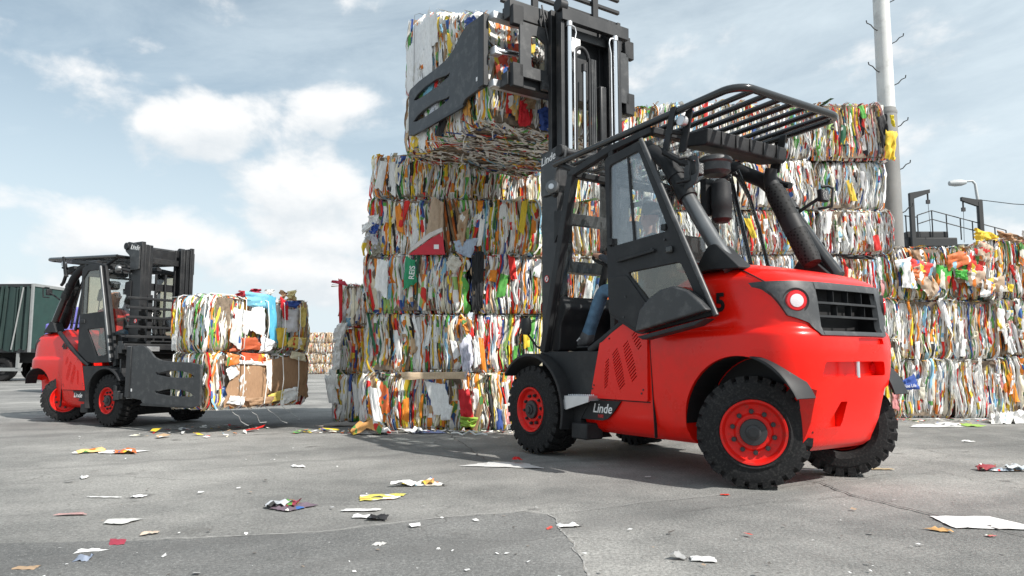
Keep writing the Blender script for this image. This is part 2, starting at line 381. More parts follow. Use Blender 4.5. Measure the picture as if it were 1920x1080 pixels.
def make_forklift(label, loc, rz, sc, dz, dm, open_side, arm_y, steer, number, numpos, lettered, short=0.0):
    root = empty('forklift_truck', loc, rz, sc); tag(root, label, 'forklift', 'clamp forklift trucks')
    P = root
    # --- red body with counterweight
    body = loft_body().build('body', X['red'], P, 0)
    c = MB()
    for s in (1, -1):
        c.cyl((-2.42, s * .43, .43), (-2.42, s * 1.2, .43), .515, n=64)
    cut(body, c)
    cut(body, MB().mm((-3.2, -.375, 1.105), (-2.66, .375, 1.43)))
    cut(body, MB().prism(rounded([(-.40, .80), (.40, .80), (.37, .905), (-.37, .905)], .025), 'x', -3.2, -2.80))
    cut(body, MB().prism(rounded([(-.02, 1.03), (-.36, 1.03), (-.36, 1.075), (-.02, 1.075)], .015), 'x', -3.2, -2.875))
    cut(body, MB().prism([(.26, .44), (.08, .44), (.06, .62), (.14, .62)], 'x', -3.2, -2.76))
    finish(body, 34)
    # wheel arch liners
    for s in (1, -1):
        a = MB(); pts = arc(-2.42, .43, .512, 0, 180, 22); pin = arc(-2.42, .43, .506, 0, 180, 22)
        for i in range(22):
            (x0, z0), (x1, z1) = pts[i], pts[i + 1]
            if rear_x(.6, .8) > min(x0, x1): continue
            a.add([(x0, s * .44, z0), (x1, s * .44, z1), (x1, s * .70, z1), (x0, s * .70, z0)], [(0, 1, 2, 3)])
        a.add([(p[0], s * .436, p[1]) for p in pin if p[0] > -2.80], [tuple(range(len([p for p in pin if p[0] > -2.80])))])
        a.build('arch_liner', X['dark'], P, 0)
        f = MB(); n = 14; vs = []
        for i in range(n + 1):
            t = i / n; an = R(92 + 62 * t); ro = .524 + .022 * math.sin(math.pi * t); yo = .70 + .032 * math.sin(math.pi * min(1, t * 1.05)) ** .6; yi = .60 - .10 * t
            for (r_, y_) in ((.512, yi), (ro, yi), (ro, yo - .02), (ro - .012, yo), (.514, yo)):
                vs.append((-2.42 + r_ * math.cos(an), s * y_, .43 + r_ * math.sin(an)))
        fs = [(i * 5 + j, i * 5 + (j + 1) % 5, (i + 1) * 5 + (j + 1) % 5, (i + 1) * 5 + j) for i in range(n) for j in range(5)] + [(4, 3, 2, 1, 0), tuple(n * 5 + j for j in range(5))]
        f.add(vs, fs).build('rear_fender', X['black'], P, 50)
    # --- grille
    zl = lambda y: 1.088 if abs(y) < .40 else (1.088 + (abs(y) - .40) / .07 * .085 if abs(y) < .47 else (1.173 + (abs(y) - .47) / .13 * .05 if abs(y) < .60 else 1.223 + (abs(y) - .60) / .065 * .215))
    g = MB()
    for s in (1, -1):
        g2 = patch(zl, lambda y: 1.468, s * .37, s * .664, -.02, .012, 18, 6); g.add(g2.v, g2.f)
    for (a, b) in ((1.415, 1.468), (1.088, 1.118)):
        g2 = patch(lambda y: a, lambda y: b, -.372, .372, -.03, .013, 20, 2); g.add(g2.v, g2.f)
    fr = g.build('grille', X['greysteel'], P, 40)
    for z in (1.318, 1.222): patch(lambda y: z - .008, lambda y: z + .008, -.372, .372, -.06, .006, 20, 1).build('slat', X['black'], fr, 40)
    for (z0, z1, ys) in ((1.325, 1.42, (-.2, -.02, .16)), (1.23, 1.31, (-.24, -.06, .12))):
        for y in ys: MB().mm((rear_x(y, 1.3) + .02, y - .0022, z0), (rear_x(y, 1.3) + .07, y + .0022, z1)).build('fin', X['black'], fr, 0)
    MB().mm((-2.70, -.373, 1.107), (-2.665, .373, 1.428)).mm((-2.835, -.374, 1.108), (-2.70, -.370, 1.427)).mm((-2.835, .370, 1.108), (-2.70, .374, 1.427)).mm((-2.85, -.37, 1.106), (-2.70, .37, 1.110)).mm((-2.80, -.37, 1.425), (-2.70, .37, 1.429)).build('grille_shade_box', X['dark'], P, 0)  # near-black box and side walls added to darken the grille opening
    for s in (1, -1):
        lx = rear_x(.535, 1.32, .012); ax = Vector((-.80, s * .58, .0)).normalized(); cpt = Vector((lx + .012, s * .545, 1.325))
        L = MB().lathe([(.074, -.02), (.074, .012), (.066, .022), (.046, .024)], cpt, ax, 28).build('tail_lamp', X['lampred'], P, 40)
        MB().lathe([(.050, .018), (.045, .027), (.02, .030), (.001, .031)], cpt, ax, 24).build('lens', X['lampclear'], L, 50)
        MB().lathe([(.092, -.03), (.092, .006), (.076, .002), (.076, -.03)], cpt, ax, 28).build('lamp_bezel', X['black'], L, 40)
        MB().cyl((-2.815, s * .355, .855), (-2.79, s * .355, .855), .035, n=16).build('reflector', X['lampred'], P, 30)
    # seam round the hood, bolts, tow pin
    seam = MB()
    for s in (1, -1):
        pts = []
        for t in range(15):
            u = t / 14; x = -2.08 - .57 * u; z = 1.632 - .165 * u ** 2.1 - .02 * u
            w = b_w(z); pts.append((x, s * (w * (1 - max(0, (b_xs(z) - x) / (b_xs(z) - b_xr(z))) ** 4) ** .25 + .001), z + .001))
        seam.tube(pts, .0045, 5)
    seam.build('hood_seam', X['dark'], P, 0)
    for (x, y) in ((-2.42, .42), (-2.42, -.42)): MB().lathe([(.014, 0), (.012, .006), (.001, .008)], (x, y, 1.600), (0, 0, 1), 10).build('hood_bolt', X['nut'], P, 0)
    MB().cyl((-2.88, -.03, .79), (-2.88, -.03, .915), .017, n=12).build('tow_pin', X['alu'], P, 40)
    # --- engine panels with slots
    for s in (1, -1):
        MB().prism([(-.86, .62), (-.98, 1.05), (-1.35, 1.20), (-1.51, 1.20), (-1.51, .62)], 'y', s * .727, s * .731).build('vent_backing', X['dark'], P, 0)
        pn = MB().prism(rounded([(-.815, .577), (-.955, 1.07), (-1.36, 1.27), (-1.545, 1.27), (-1.535, .577)], .02), 'y', s * .728, s * .746).build('engine_panel', X['red'], P, 0)
        c = MB()
        for (xa, za, xb, zb, n, ln) in ((-1.05, .905, -1.03, .685, 9, .075), (-1.15, .985, -1.235, .69, 14, .115), (-1.285, 1.05, -1.385, .76, 13, .105), (-1.385, 1.13, -1.455, 1.02, 6, .075)):
            for i in range(n):
                t = i / (n - 1); l2 = ln * (.55 + .45 * math.sin(math.pi * (.15 + .7 * t)))
                c.box((xa + (xb - xa) * t, s * .737, za + (zb - za) * t), (l2, .06, .0105), Matrix.Rotation(R(40), 3, 'Y'))
        cut(pn, c); finish(pn, 30)
        for (x, z) in ((-.85, .66), (-.87, .69), (-1.47, .64), (-1.49, .67), (-1.08, 1.10)): MB().cyl((x, s * .745, z), (x, s * .752, z), .008, n=8).build('bolt', X['nut'], pn, 0)
        MB().prism([(-1.590, .29), (-1.597, .29), (-1.556, 1.10), (-1.549, 1.10)], 'y', s * .70, s * .7285).build('panel_gap', X['dark'], P, 0)
        MB().mm((-.80, s * .715, .566), (-1.54, s * .7258, .574)).build('panel_gap', X['dark'], P, 0)
        pl = MB().prism([(-.795, .562), (-1.20, .562), (-1.10, .46), (-1.03, .405), (-.96, .385), (-.68, .385), (-.70, .42)], 'y', s * .720, s * .733).build('name_plate', X['black'], P, 30)
        xa = (-1, 0, 0) if s > 0 else (1, 0, 0)
        if lettered:
            text('Linde', .115, X['white'], pl, (-.96, s * .7345, .487), xa, (0, 0, 1), shear=.28, bold=.001)
            text('H80', .042, X['numberred'], pl, (-.94, s * .7345, .421), xa, (0, 0, 1), shear=.1, bold=.001)
        # front fender, side panel, step, mud flap, diagonal rail
        o1 = arc(-.03, .43, .545, 38, 196, 22); i1 = arc(-.03, .43, .515, 196, 38, 22)
        MB().prism(o1 + i1, 'y', s * .52, s * .875).build('front_fender', X['black'], P, 30, .006)
        sp = [(-.06, .985), (-.93, .99), (-.955, 1.05), (-.80, .55), (-.665, .365), (-.72, .31), (-.83, .22), (-.60, .22)] + arc(-.03, .43, .547, 190, 92, 12)
        MB().prism(sp, 'y', s * .50, s * .742).build('side_panel', X['black'], P, 30, .008)
        MB().mm((-.605, s * .60, .205), (-.82, s * .80, .35)).build('mud_flap', X['black'], P, 30, .015)
        if short: st = None
        else: st = MB().prism([(-.565, .545), (-.915, .555), (-.915, .60), (-.565, .59)], 'y', s * .66, s * .850).build('step', X['alu'], P, 30, .004)
        if st: MB().prism([(-.555, .47), (-.60, .465), (-.915, .548), (-.915, .558), (-.56, .552)], 'y', s * .838, s * .852).build('step_edge', X['alu'], st, 30)
        tr = MB()
        for i in range(12):
            for j in range(4): tr.cyl((-.59 - i * .027, s * (.69 + j * .04), .588 + .0009 * i), (-.59 - i * .027, s * (.69 + j * .04), .602 + .0008 * i), .008, .005, 6)
        if st: tr.build('tread_studs', X['alu'], st, 0)['kind'] = 'stuff'
        MB().tube([(-.78, s * .70, 1.0), (-.98, s * .715, 1.09), (-1.40, s * .705, 1.32), (-1.86, s * .66, 1.58)], .038, 10).build('body_rail', X['black'], P, 60)
    # --- chassis and axles
    MB().mm((-2.0, -.46, .30), (.05, .46, .95)).build('chassis', X['steel'], P, 0)
    MB().cyl((0, -.62, .43), (0, .62, .43), .16, n=20).build('front_axle', X['steel'], P, 40)
    MB().cyl((-2.42, -.52, .40), (-2.42, .52, .40), .07, n=14).build('rear_axle', X['steel'], P, 40)
    MB().mm((-.95, -.64, .955), (.02, .64, .995)).build('floor_plate', X['black'], P, 30, .004)
    # --- wheels
    for s in (1, -1):
        put_wheel(P, (0, s * .826, .43), s, .428, .34, .208, 0, 'front', 17)
        a = R(steer) + (0 if s > 0 else math.pi); hub = Vector((-math.sin(a), math.cos(a), 0)) * .115
        put_wheel(P, (-2.405 + hub.x, s * .545 + (hub.y if s > 0 else hub.y), .402), s, .402, .27, .222, steer, 'rear', 33)
    # --- cab frame
    cf = MB()
    for s in (1, -1):
        for (p, q, w, h) in (((-.035, s * .68, .99), (-.50, s * .68, 2.70), .055, .085), ((-.47, s * .68, 2.69), (-1.08, s * .68, 2.81), .055, .07), ((-1.02, s * .68, 2.80), (-1.56, s * .66, 2.85), .055, .06), ((-1.075, s * .68, 1.14), (-1.075, s * .68, 2.81), .05, .06)):
            beam(cf, p, q, w, h)
        beam(cf, (-.07, s * .635, 1.0), (-.515, s * .635, 2.66), .03, .03)
    for (x, z) in ((-.50, 2.69), (-1.07, 2.80), (-1.54, 2.85)): cf.mm((x - .04, -.66, z - .03), (x + .04, .66, z + .03))
    cf.build('cab_frame', X['black'], P, 30, .008)
    MB().prism([(-.48, 2.70), (-1.54, 2.83), (-1.54, 2.85), (-.48, 2.72)], 'y', -.64, .64).build('roof_pane', X['glass'], P, 0)
    for s in (1, -1):
        m_ = X['silver'] if s > 0 else X['gloss']; q_ = 0 if s > 0 or short else -.11
        MB().tube([(-2.30 + q_, s * .60, 1.60), (-2.14 + q_, s * .60, 1.82), (-1.99 + q_, s * .60, 2.05), (-1.86 + q_, s * .595, 2.25)], .062, 18).build('roof_post', m_, P, 60)
        MB().tube([(-1.88 + q_, s * .596, 2.22), (-1.76 + q_, s * .59, 2.41), (-1.66 + q_ * .6, s * .585, 2.55), (-1.55, s * .58, 2.65), (-1.40, s * .575, 2.74), (-1.2, s * .57, 2.79), (-.9, s * .56, 2.78)], .068, 16).build('post_sleeve', X['black'], P, 60)
        MB().tube([(-1.885 + q_, s * .597, 2.21), (-1.83 + q_, s * .596, 2.30)], .079, 18).tube([(-1.765 + q_, s * .59, 2.40), (-1.735 + q_, s * .588, 2.445)], .079, 18).build('post_collar', X['black'], P, 30)
        MB().prism(rounded([(-2.43, 1.585), (-2.15, 1.60), (-1.98, 1.585), (-2.12, 1.78), (-2.20, 1.80)], .03), 'y', s * .50, s * .665).build('post_foot', X['black'], P, 30, .01)
    # rear window and its frame
    rw = MB()
    for (a, b) in (((-1.66, .50, 1.62), (-1.42, .50, 2.66)), ((-1.66, -.50, 1.62), (-1.42, -.50, 2.66)), ((-1.655, -.52, 1.66), (-1.655, .52, 1.66)), ((-1.42, -.52, 2.62), (-1.42, .52, 2.62)), ((-1.58, -.18, 1.66), (-1.44, -.18, 2.62))): rw.tube([a, b], .022 if a[1] != -.18 else .009, 8)
    rw.tube([(-1.72, -.30, 1.66), (-1.50, -.42, 2.45)], .008, 6).tube([(-1.72, .5, 1.67), (-1.74, -.35, 1.69)], .022, 8).tube([(-1.76, .45, 1.72), (-1.78, -.3, 1.70)], .014, 8)
    rw.build('rear_window_frame', X['gloss'], P, 60)
    MB().prism([(-1.66, 1.66), (-1.43, 2.62), (-1.425, 2.62), (-1.655, 1.66)], 'y', -.49, .49).build('rear_window', X['glass'], P, 0)
    MB().prism([(-.09, 1.35), (-.51, 2.62), (-.505, 2.62), (-.085, 1.35)], 'y', -.60, .60).build('windscreen', X['glass'], P, 0)
    wp = MB(); wp.tube([(-.07, -.2, 1.36), (-.30, .10, 2.05)], .008, 6).tube([(-.22, .02, 1.8), (-.36, .2, 2.3)], .010, 6).tube([(-.06, .1, 1.36), (-.23, -.25, 1.95)], .008, 6)
    wp.build('wiper', X['gloss'], P, 60)
    # --- overhead guard
    gd = MB(); zg = lambda x: 2.86 + (-.2 - x) * .043
    loop = [(-.20, .66, zg(-.2)), (-1.2, .66, zg(-1.2))] + [(-2.32 - .15 * math.sin(R(a)), .51 + .15 * math.cos(R(a)), zg(-2.4)) for a in range(0, 91, 15)] + [(-2.47, 0, zg(-2.4))] + [(-2.32 - .15 * math.cos(R(a)), -.51 - .15 * math.sin(R(a)), zg(-2.4)) for a in range(0, 91, 15)] + [(-1.2, -.66, zg(-1.2)), (-.20, -.66, zg(-.2))]
    gd.tube(loop, .031, 12); gd.tube([(-.22, -.66, zg(-.22)), (-.22, .66, zg(-.22))], .028, 10)
    og = gd.build('overhead_guard', X['gloss'], P, 60)
    for i in range(7):
        y = -.50 + i / 6 * 1.0; MB().tube([(-.22, y, zg(-.22) - .005), (-2.46, y, zg(-2.46) - .012)], .0225, 10).build('guard_bar', X['gloss'], og, 60)
    for s in (1, -1):
        b = MB(); b.prism(rounded([(-1.70, 2.60), (-1.77, 2.60), (-1.87, 2.965), (-1.81, 2.965)], .015), 'y', s * .685, s * .70).prism(rounded([(-1.80, 2.60), (-1.88, 2.60), (-1.97, 2.93), (-1.90, 2.93)], .015), 'y', s * .60, s * .615).cyl((-1.84, s * .59, 2.76), (-1.82, s * .71, 2.76), .02, n=10).tube([(-1.72, s * .69, 2.62), (-1.88, s * .64, 2.50), (-1.98, s * .62, 2.46)], .03, 8)
        b.build('guard_bracket', X['black'], og, 30)
        MB().cyl((-1.89, s * .622, 2.84), (-1.89, s * .678, 2.84), .045, n=18).build('guard_buffer', X['alu'], og, 40, .008)
        MB().tube([(-.24, s * .62, 2.86), (-.55, s * .64, 2.72)], .03, 8).build('guard_foot', X['black'], og, 60)
    ac = MB().prism(rounded([(-1.70, 2.70), (-1.96, 2.655), (-1.99, 2.67), (-2.0, 2.79), (-1.72, 2.805)], .015), 'y', -.56, .47).build('roof_unit', X['black'], P, 30, .01)
    for y in (-.35, -.05, .25): MB().cyl((-1.86, y, 2.80), (-1.86, y, 2.83), .055, n=16).build('roof_fan', X['black'], ac, 40, .006)
    for y in (-.42, -.24, -.06, .12, .30): MB().mm((-2.001, y - .012, 2.675), (-2.008, y + .012, 2.785)).build('rib', X['black'], ac, 0)
    # --- air cleaner, muffler, rear work lamps
    af = MB().lathe([(.001, .15), (.10, .15), (.135, .13), (.14, .10), (.125, .085), (.125, .02), (.09, -.01), (.001, -.01)], (-1.90, .28, 2.45), (0, 0, 1), 28).build('air_intake', X['greysteel'], P, 35)
    MB().lathe([(.001, .36), (.04, .36), (.08, .32), (.085, .22), (.088, .20), (.088, .12), (.082, .11), (.082, .03), (.05, 0), (.001, 0)], (-1.97, .30, 2.03), (0, 0, 1), 24).build('canister', X['black'], af, 35)
    MB().tube([(-1.90, .16, 2.46), (-1.80, .05, 2.44), (-1.70, -.05, 2.38), (-1.66, -.1, 2.2)], .04, 10).build('hose', X['black'], af, 60)
    MB().mm((-1.90, .30, 2.1), (-1.84, .40, 2.40)).build('bracket', X['black'], af, 0)
    mu = MB().tube([(-1.98, -.37, 2.40), (-2.02, -.37, 2.33), (-2.30, -.37, 1.76), (-2.33, -.37, 1.70)], [.075, .088, .088, .075], 24).build('muffler', X['perf'], P, 60)
    MB().tube([(-2.13, -.37, 2.11), (-2.19, -.37, 1.985)], .0895, 24).build('muffler_band', X['black'], mu, 60)
    MB().tube([(-1.98, -.37, 2.41), (-1.95, -.37, 2.50), (-1.97, -.37, 2.58)], [.07, .055, .05], 16).build('tailpipe', X['black'], mu, 60)
    for s in (1, -1):
        c0 = Vector((-2.24, -.70, 2.33)) if s < 0 else Vector((-1.99, .60, 2.43))
        wl_ = MB().box(c0, (.05, .10, .11)).build('work_lamp', X['black'], P, 30, .012)
        MB().box(c0 + Vector((-.028, 0, 0)), (.008, .08, .09)).build('lens', X['lampdark'], wl_, 30, .004)
        o = c0 + (Vector((-.03, -.08, 0)) if s < 0 else Vector((.03, .05, 0)))
        MB().tube([o + Vector((.10, .05, -.10)), o + Vector((0, 0, -.09)), o + Vector((-.01, -.01, .07)), o + Vector((.01, .03, .09)), o + Vector((.04, .08, .08))], .013, 8).tube([c0, c0 + Vector((.12, .06 if s < 0 else -.02, -.08)), Vector((-1.93, s * .60, 2.14))], .015, 8).build('lamp_bracket', X['black'], wl_, 60)
    pf = MB().prism(rounded([(-1.90, 2.26), (-2.02, 2.30), (-2.06, 2.42), (-2.04, 2.52), (-1.96, 2.54), (-1.90, 2.44)], .03), 'y', .645, .655).build('lamp_plate', X['greysteel'], P, 30)
    cut(pf, MB().prism(rounded([(-1.95, 2.37), (-2.03, 2.38), (-2.02, 2.49), (-1.97, 2.50)], .02), 'y', .6, .7))
    # a wiring bundle on the far post side
    for k in range(4): MB().tube([(-1.50 - .03 * k, -.46 + .02 * k, 2.66), (-1.62 - .02 * k, -.50 + .02 * k, 2.4), (-1.70 - .02 * k, -.52 + .02 * k, 2.1), (-1.80 - .02 * k, -.52 + .02 * k, 1.66)], .009 + .003 * (k % 2), 6).build('cable', X['gloss'], P, 60)
    # --- seat, dash, steering
    se = MB().prism(rounded([(-1.28, 1.30), (-.72, 1.30), (-.70, 1.42), (-1.10, 1.45), (-1.22, 2.05), (-1.34, 2.05), (-1.40, 1.36)], .05), 'y', -.24, .24).build('seat', X['seat'], P, 40, .04, 3)
    MB().mm((-1.30, -.28, 1.0), (-.80, .28, 1.30)).build('seat_base', X['dark'], se, 30)
    MB().prism(rounded([(-.05, 1.0), (-.05, 1.50), (-.22, 1.54), (-.30, 1.42), (-.20, 1.25), (-.18, 1.0)], .03), 'y', -.60, .60).build('dashboard', X['black'], P, 30, .01)
    sw = MB().tube([(-.20, .12, 1.4), (-.34, .12, 1.86)], .035, 12).build('steering_column', X['black'], P, 60)
    cen = Vector((-.36, .12, 1.90)); ax = Vector((-.45, 0, .9)).normalized(); u = Vector((0, 1, 0)); v = ax.cross(u)
    MB().tube([cen + (u * math.cos(t * math.pi / 12) + v * math.sin(t * math.pi / 12)) * .15 for t in range(24)], .015, 8, True).tube([cen - u * .15, cen + u * .15], .014, 6).build('steering_wheel', X['black'], sw, 60)
    # --- doors
    for s in (1, -1):
        if open_side and s != open_side: continue
        opn = s == open_side; Dq = DOOR_OPEN if opn else DOOR_SHUT; y0, y1 = (.785, .822) if opn else (.700, .735)
        d = MB().prism(rounded(Dq['out'], .05), 'y', s * y0, s * y1).build('door', X['black'], P, 0)
        c = MB(); c.prism(rounded(Dq['up'], .03), 'y', s * .6, s * .9); cut(d, c); cut(d, MB().prism(rounded(Dq['low'], .04), 'y', s * .6, s * .9)); finish(d, 30, .007)
        ym = (y0 + y1) / 2; gm = X['doorglass'] if opn else X['tintglass']
        MB().prism([((p[0] + .0), p[1]) for p in Dq['up']], 'y', s * (ym - .003), s * (ym + .003)).build('window_pane', gm, d, 0)
        MB().prism(Dq['low'], 'y', s * (ym - .003), s * (ym + .003)).build('window_pane', X['tintglass'], d, 0)
        xm = (Dq['up'][0][0] + Dq['up'][1][0]) / 2 - (.05 if opn else -.08)
        beam(MB(), (xm, s * (ym + .008), Dq['up'][0][1] + .02), (xm - (.06 if opn else 0), s * (ym + .008), Dq['up'][-1][1] + .01), .012, .02).build('window_bar', X['black'], d, 0)
        if opn:
            MB().tube([(-1.60, s * .83, 2.73), (-2.335, s * .83, 1.235)], .022, 10).build('door_edge', X['greysteel'], d, 60)
            shell = [(-1.575, 1.135), (-1.63, 1.31), (-1.74, 1.40), (-1.86, 1.455), (-1.99, 1.475), (-2.13, 1.43), (-2.24, 1.35), (-2.315, 1.275)]
            MB().prism(shell + [(-2.25, 1.262), (-1.66, 1.155)], 'y', s * .822, s * .915).build('door_pocket', X['greysteel'], d, 30, .012)
            MB().prism([(-2.31, 1.215), (-1.60, 1.10), (-1.66, 1.075), (-2.20, 1.165)], 'y', s * .80, s * .915).build('pocket_lip', X['black'], d, 30, .006)
            MB().prism(rounded([(-1.165, 1.62), (-1.40, 1.62), (-1.66, 1.33), (-1.52, 1.16), (-1.18, 1.32)], .03), 'y', s * .82, s * .832).build('door_trim', X['black'], d, 30, .004)
            MB().prism(rounded([(-1.30, 1.735), (-1.74, 1.775), (-1.74, 1.80), (-1.30, 1.76)], .008), 'y', s * .82, s * .85).build('grab_bar', X['black'], d, 30, .005)
            hd = MB().mm((-1.86, s * .82, 1.745), (-1.93, s * .85, 1.80)).build('handle', X['gloss'], d, 30, .012)
            MB().box((-1.21, s * .82, 1.925), (.05, .04, .06)).box((-1.83, s * .82, 1.96), (.05, .03, .05)).build('latch', X['black'], d, 30, .005)
            for (x, z) in ((-1.385, 1.44), (-1.36, 1.27), (-1.70, 1.80), (-1.62, 1.37), (-1.84, 1.86)): MB().cyl((x, s * .82, z), (x, s * .837, z), .010, n=10).build('bolt', X['nut'], d, 30)
        else:
            MB().box((-1.0, s * .742, 1.76), (.14, .02, .07)).build('handle', X['black'], d, 30, .01)
            vt = MB()
            for i in range(9): vt.mm((-.30 + i * .004, s * .733, 1.14 + i * .035), (-.20 + i * .004 - .02 * 0, s * .7375, 1.15 + i * .035))
            vt.build('door_vent', X['dark'], d, 0)
            MB().tube([(-.09, s * .748, 1.06), (-.53, s * .748, 2.70)], .022, 10).build('door_edge', X['silver'], d, 60)
    # --- mast
    ms = MB()
    for s in (1, -1):
        ms.mm((-.03, s * .475, .14), (.24, s * .50, 3.10)).mm((-.03, s * .37, .14), (.0, s * .475, 3.10)).mm((.205, s * .43, .14), (.24, s * .475, 3.10))
    for z in (.35, 1.25, 2.30): ms.mm((-.055, -.44, z), (-.032, .44, z + .13))
    mast = ms.build('outer_mast', X['steel'], P, 30, .004)
    for s in (1, -1):
        b = MB().prism(rounded([(.215, 3.02), (.06, 3.085), (-.12, 3.12), (-.20, 3.06), (-.19, 2.96), (-.06, 2.87), (-.03, 2.75), (-.03, 2.62), (.215, 2.62)], .03), 'y', s * .502, s * .53).build('mast_bracket', X['greysteel'], P, 30, .004)
        MB().cyl((-.135, s * .48, 3.04), (-.135, s * .56, 3.04), .062, n=20).build('pivot_cap', X['black'], b, 40, .006)
        MB().prism(rounded([(.0, 2.44), (-.16, 2.42), (-.18, 2.22), (-.05, 2.18), (0, 2.1)], .02), 'y', s * .505, s * .52).build('tilt_lug', X['black'], b, 30)
        if lettered: text('Linde', .115, X['white'], b, (.085, s * .5315, 3.00), (-1, 0, .16) if s > 0 else (1, 0, -.16), (.16, 0, 1), shear=.28, bold=.001)
        lp = MB().lathe([(.001, .03), (.035, .035), (.05, .03), (.066, .02), (.07, -.01), (.055, -.05), (.001, -.06)], (-.16, s * .66, 2.64), (-.55, s * .82, 0), 22).build('front_lamp', X['silver'], P, 35)
        MB().lathe([(.001, .040), (.028, .039), (.03, .03)], (-.16, s * .66, 2.64), (-.55, s * .82, 0), 16).build('lens', X['alu'], lp, 30)
        MB().tube([(-.13, s * .60, 2.63), (-.08, s * .55, 2.62), (-.02, s * .52, 2.60)], .03, 8).build('lamp_arm', X['black'], lp, 60)
        sg = MB().cyl((.155, s * .500, 1.75), (.155, s * .503, 1.75), .036, n=24).build('warning_disc', X['white'], P, 0)
        MB().tube([(.155 + .034 * math.cos(t * math.pi / 12), s * .503, 1.75 + .034 * math.sin(t * math.pi / 12)) for t in range(24)], .0045, 6, True).build('ring', X['lampred'], sg, 60)
        MB().box((.155, s * .5035, 1.75), (.062, .003, .006), Matrix.Rotation(R(45 * s), 3, 'Y')).build('bar', X['lampred'], sg, 0)
        MB().box((.15, s * .5033, 1.752), (.012, .0025, .035)).build('figure', X['numberblack'], sg, 0)
        MB().lathe([(.001, .09), (.04, .085), (.055, .04), (.055, -.04), (.04, -.085), (.001, -.09)], (.30, s * .66, 1.26), (0, 0, 1), 16).tube([(.30, s * .66, 1.2), (.2, s * .6, 1.05), (.05, s * .6, 1.0)], .012, 6).build('indicator', X['black'], P, 40)
    MB().cyl((-.135, -.50, 3.04), (-.135, .50, 3.04), .042, n=18).build('mast_cross_tube', X['steel'], P, 50)
    im = MB(); zb, zt = .18 + dm, 3.06 + dm
    for s in (1, -1):
        im.mm((.01, s * .33, zb), (.20, s * .36, zt)).mm((.01, s * .27, zb), (.04, s * .33, zt)).mm((.17, s * .27, zb), (.20, s * .33, zt)).mm((.03, s * .36, zb), (.10, s * .40, zt)).mm((-.02, s * .38, zb), (.03, s * .425, zt)).mm((.16, s * .36, zb), (.225, s * .42, zt))
    im.mm((-.05, -.52, zt - .19), (.02, .43, zt - .05)); im.mm((.02, -.36, zb), (.16, .36, zb + .12)); im.mm((.06, -.33, zt - .30), (.12, .33, zt - .2))
    inner = im.build('inner_mast', X['steel'], P, 30, .004)
    MB().cyl((.0, .36, zt - .02), (.0, .46, zt - .02), .07, n=24).build('mast_pulley', X['steel'], inner, 40, .006)
    if dm > .3:
        for s in (1, -1):
            cy = MB().cyl((-.03, s * .325, 3.02), (-.03, s * .325, zt - .19), .026, n=16).build('lift_rod', X['chrome'], P, 50)
            MB().cyl((-.03, s * .325, zt - .24), (-.03, s * .325, zt - .19), .036, n=12).build('rod_cap', X['alu'], cy, 40)
            MB().tube([(-.035, s * .31, zt - .215), (-.035, s * .25, zt - .235), (-.035, s * .235, zt - .29), (-.035, s * .26, zt - .40), (-.035, s * .262, 3.0)], .009, 8).build('hydraulic_pipe', X['alu'], cy, 60)
        fz = zt - .42
        ch = MB().tube([(.02, .12 - .10 * math.cos(R(a)), fz - .12 + .13 * math.sin(R(a))) for a in range(0, 181, 15)], .022, 8).build('hose_guide', X['black'], inner, 60)
        MB().cyl((-.0, .10, 3.0), (.0, .10, fz - .18), .019, n=12).build('centre_rod', X['chrome'], inner, 50)
        MB().cyl((-.0, .10, fz - .26), (.0, .10, fz - .18), .03, n=12).build('rod_joint', X['nut'], inner, 40)
        for k, y in enumerate((.215, .03, -.005, -.03, -.055)): MB().tube([(-.005, y, 3.0), (-.005, y, fz - .10)], .016 if k < 2 else .011, 8).build('mast_hose', X['black'] if k < 2 else X['greysteel'], inner, 60)
        MB().box((.05, .20, fz + .02), (.06, .15, .17)).build('valve_block', X['white'], inner, 30, .01)
        MB().mm((.02, -.25, 3.0), (.10, -.15, fz - .35)).build('mast_cylinder', X['steel'], inner, 30, .02)
    else:
        for s in (1, -1):
            MB().cyl((-.03, s * .325, .4), (-.03, s * .325, 2.9), .036, n=14).build('lift_cylinder', X['steel'], P, 50)
        MB().tube([(-.04, -.25, 2.92), (-.04, -.235, 2.8), (-.04, -.26, 2.7), (-.04, -.262, 1.2)], .009, 6).build('hydraulic_pipe', X['alu'], P, 60)
        for y in (.12, -.06): MB().tube([(.0, y, .5), (.0, y, 2.6)], .022, 8).build('mast_hose', X['black'], P, 60)
    # --- carriage with bale clamp, z given for dz = 0
    Z = dz
    cr = MB(); yc = (arm_y[0] + arm_y[1]) / 2 * .0
    cr.mm((.30, -.90, .455 + Z), (.42, .90, .60 + Z)).mm((.28, -.86, 1.20 + Z), (.40, .88, 1.40 + Z)).mm((.20, -.30, .42 + Z), (.30, .30, 1.42 + Z))
    cr.mm((.42, -.88, .47 + Z), (.50, .88, .56 + Z)).mm((.40, -.86, 1.26 + Z), (.46, .86, 1.36 + Z))
    car = cr.build('carriage', X['steel'], P, 30, .008)
    for s in (1, -1):
        pw = MB().prism(rounded([(s * .34, .55 + Z), (s * .78, .55 + Z), (s * .78, 1.16 + Z), (s * .34, 1.16 + Z)], .02), 'x', .235, .265).build('frame_plate', X['greysteel'], car, 0)
        cut(pw, MB().prism(rounded([(s * .44, .68 + Z), (s * .63, .68 + Z), (s * .63, 1.03 + Z), (s * .55, 1.04 + Z), (s * .44, .98 + Z)], .03), 'x', .1, .4)); finish(pw, 30, .004)
        MB().box((.27, s * .80, 1.22 + Z), (.07, .14, .22)).build('slide_block', X['black'], car, 30, .01)
        MB().box((.27, s * .80, .56 + Z), (.07, .14, .26)).build('slide_block', X['black'], car, 30, .01)
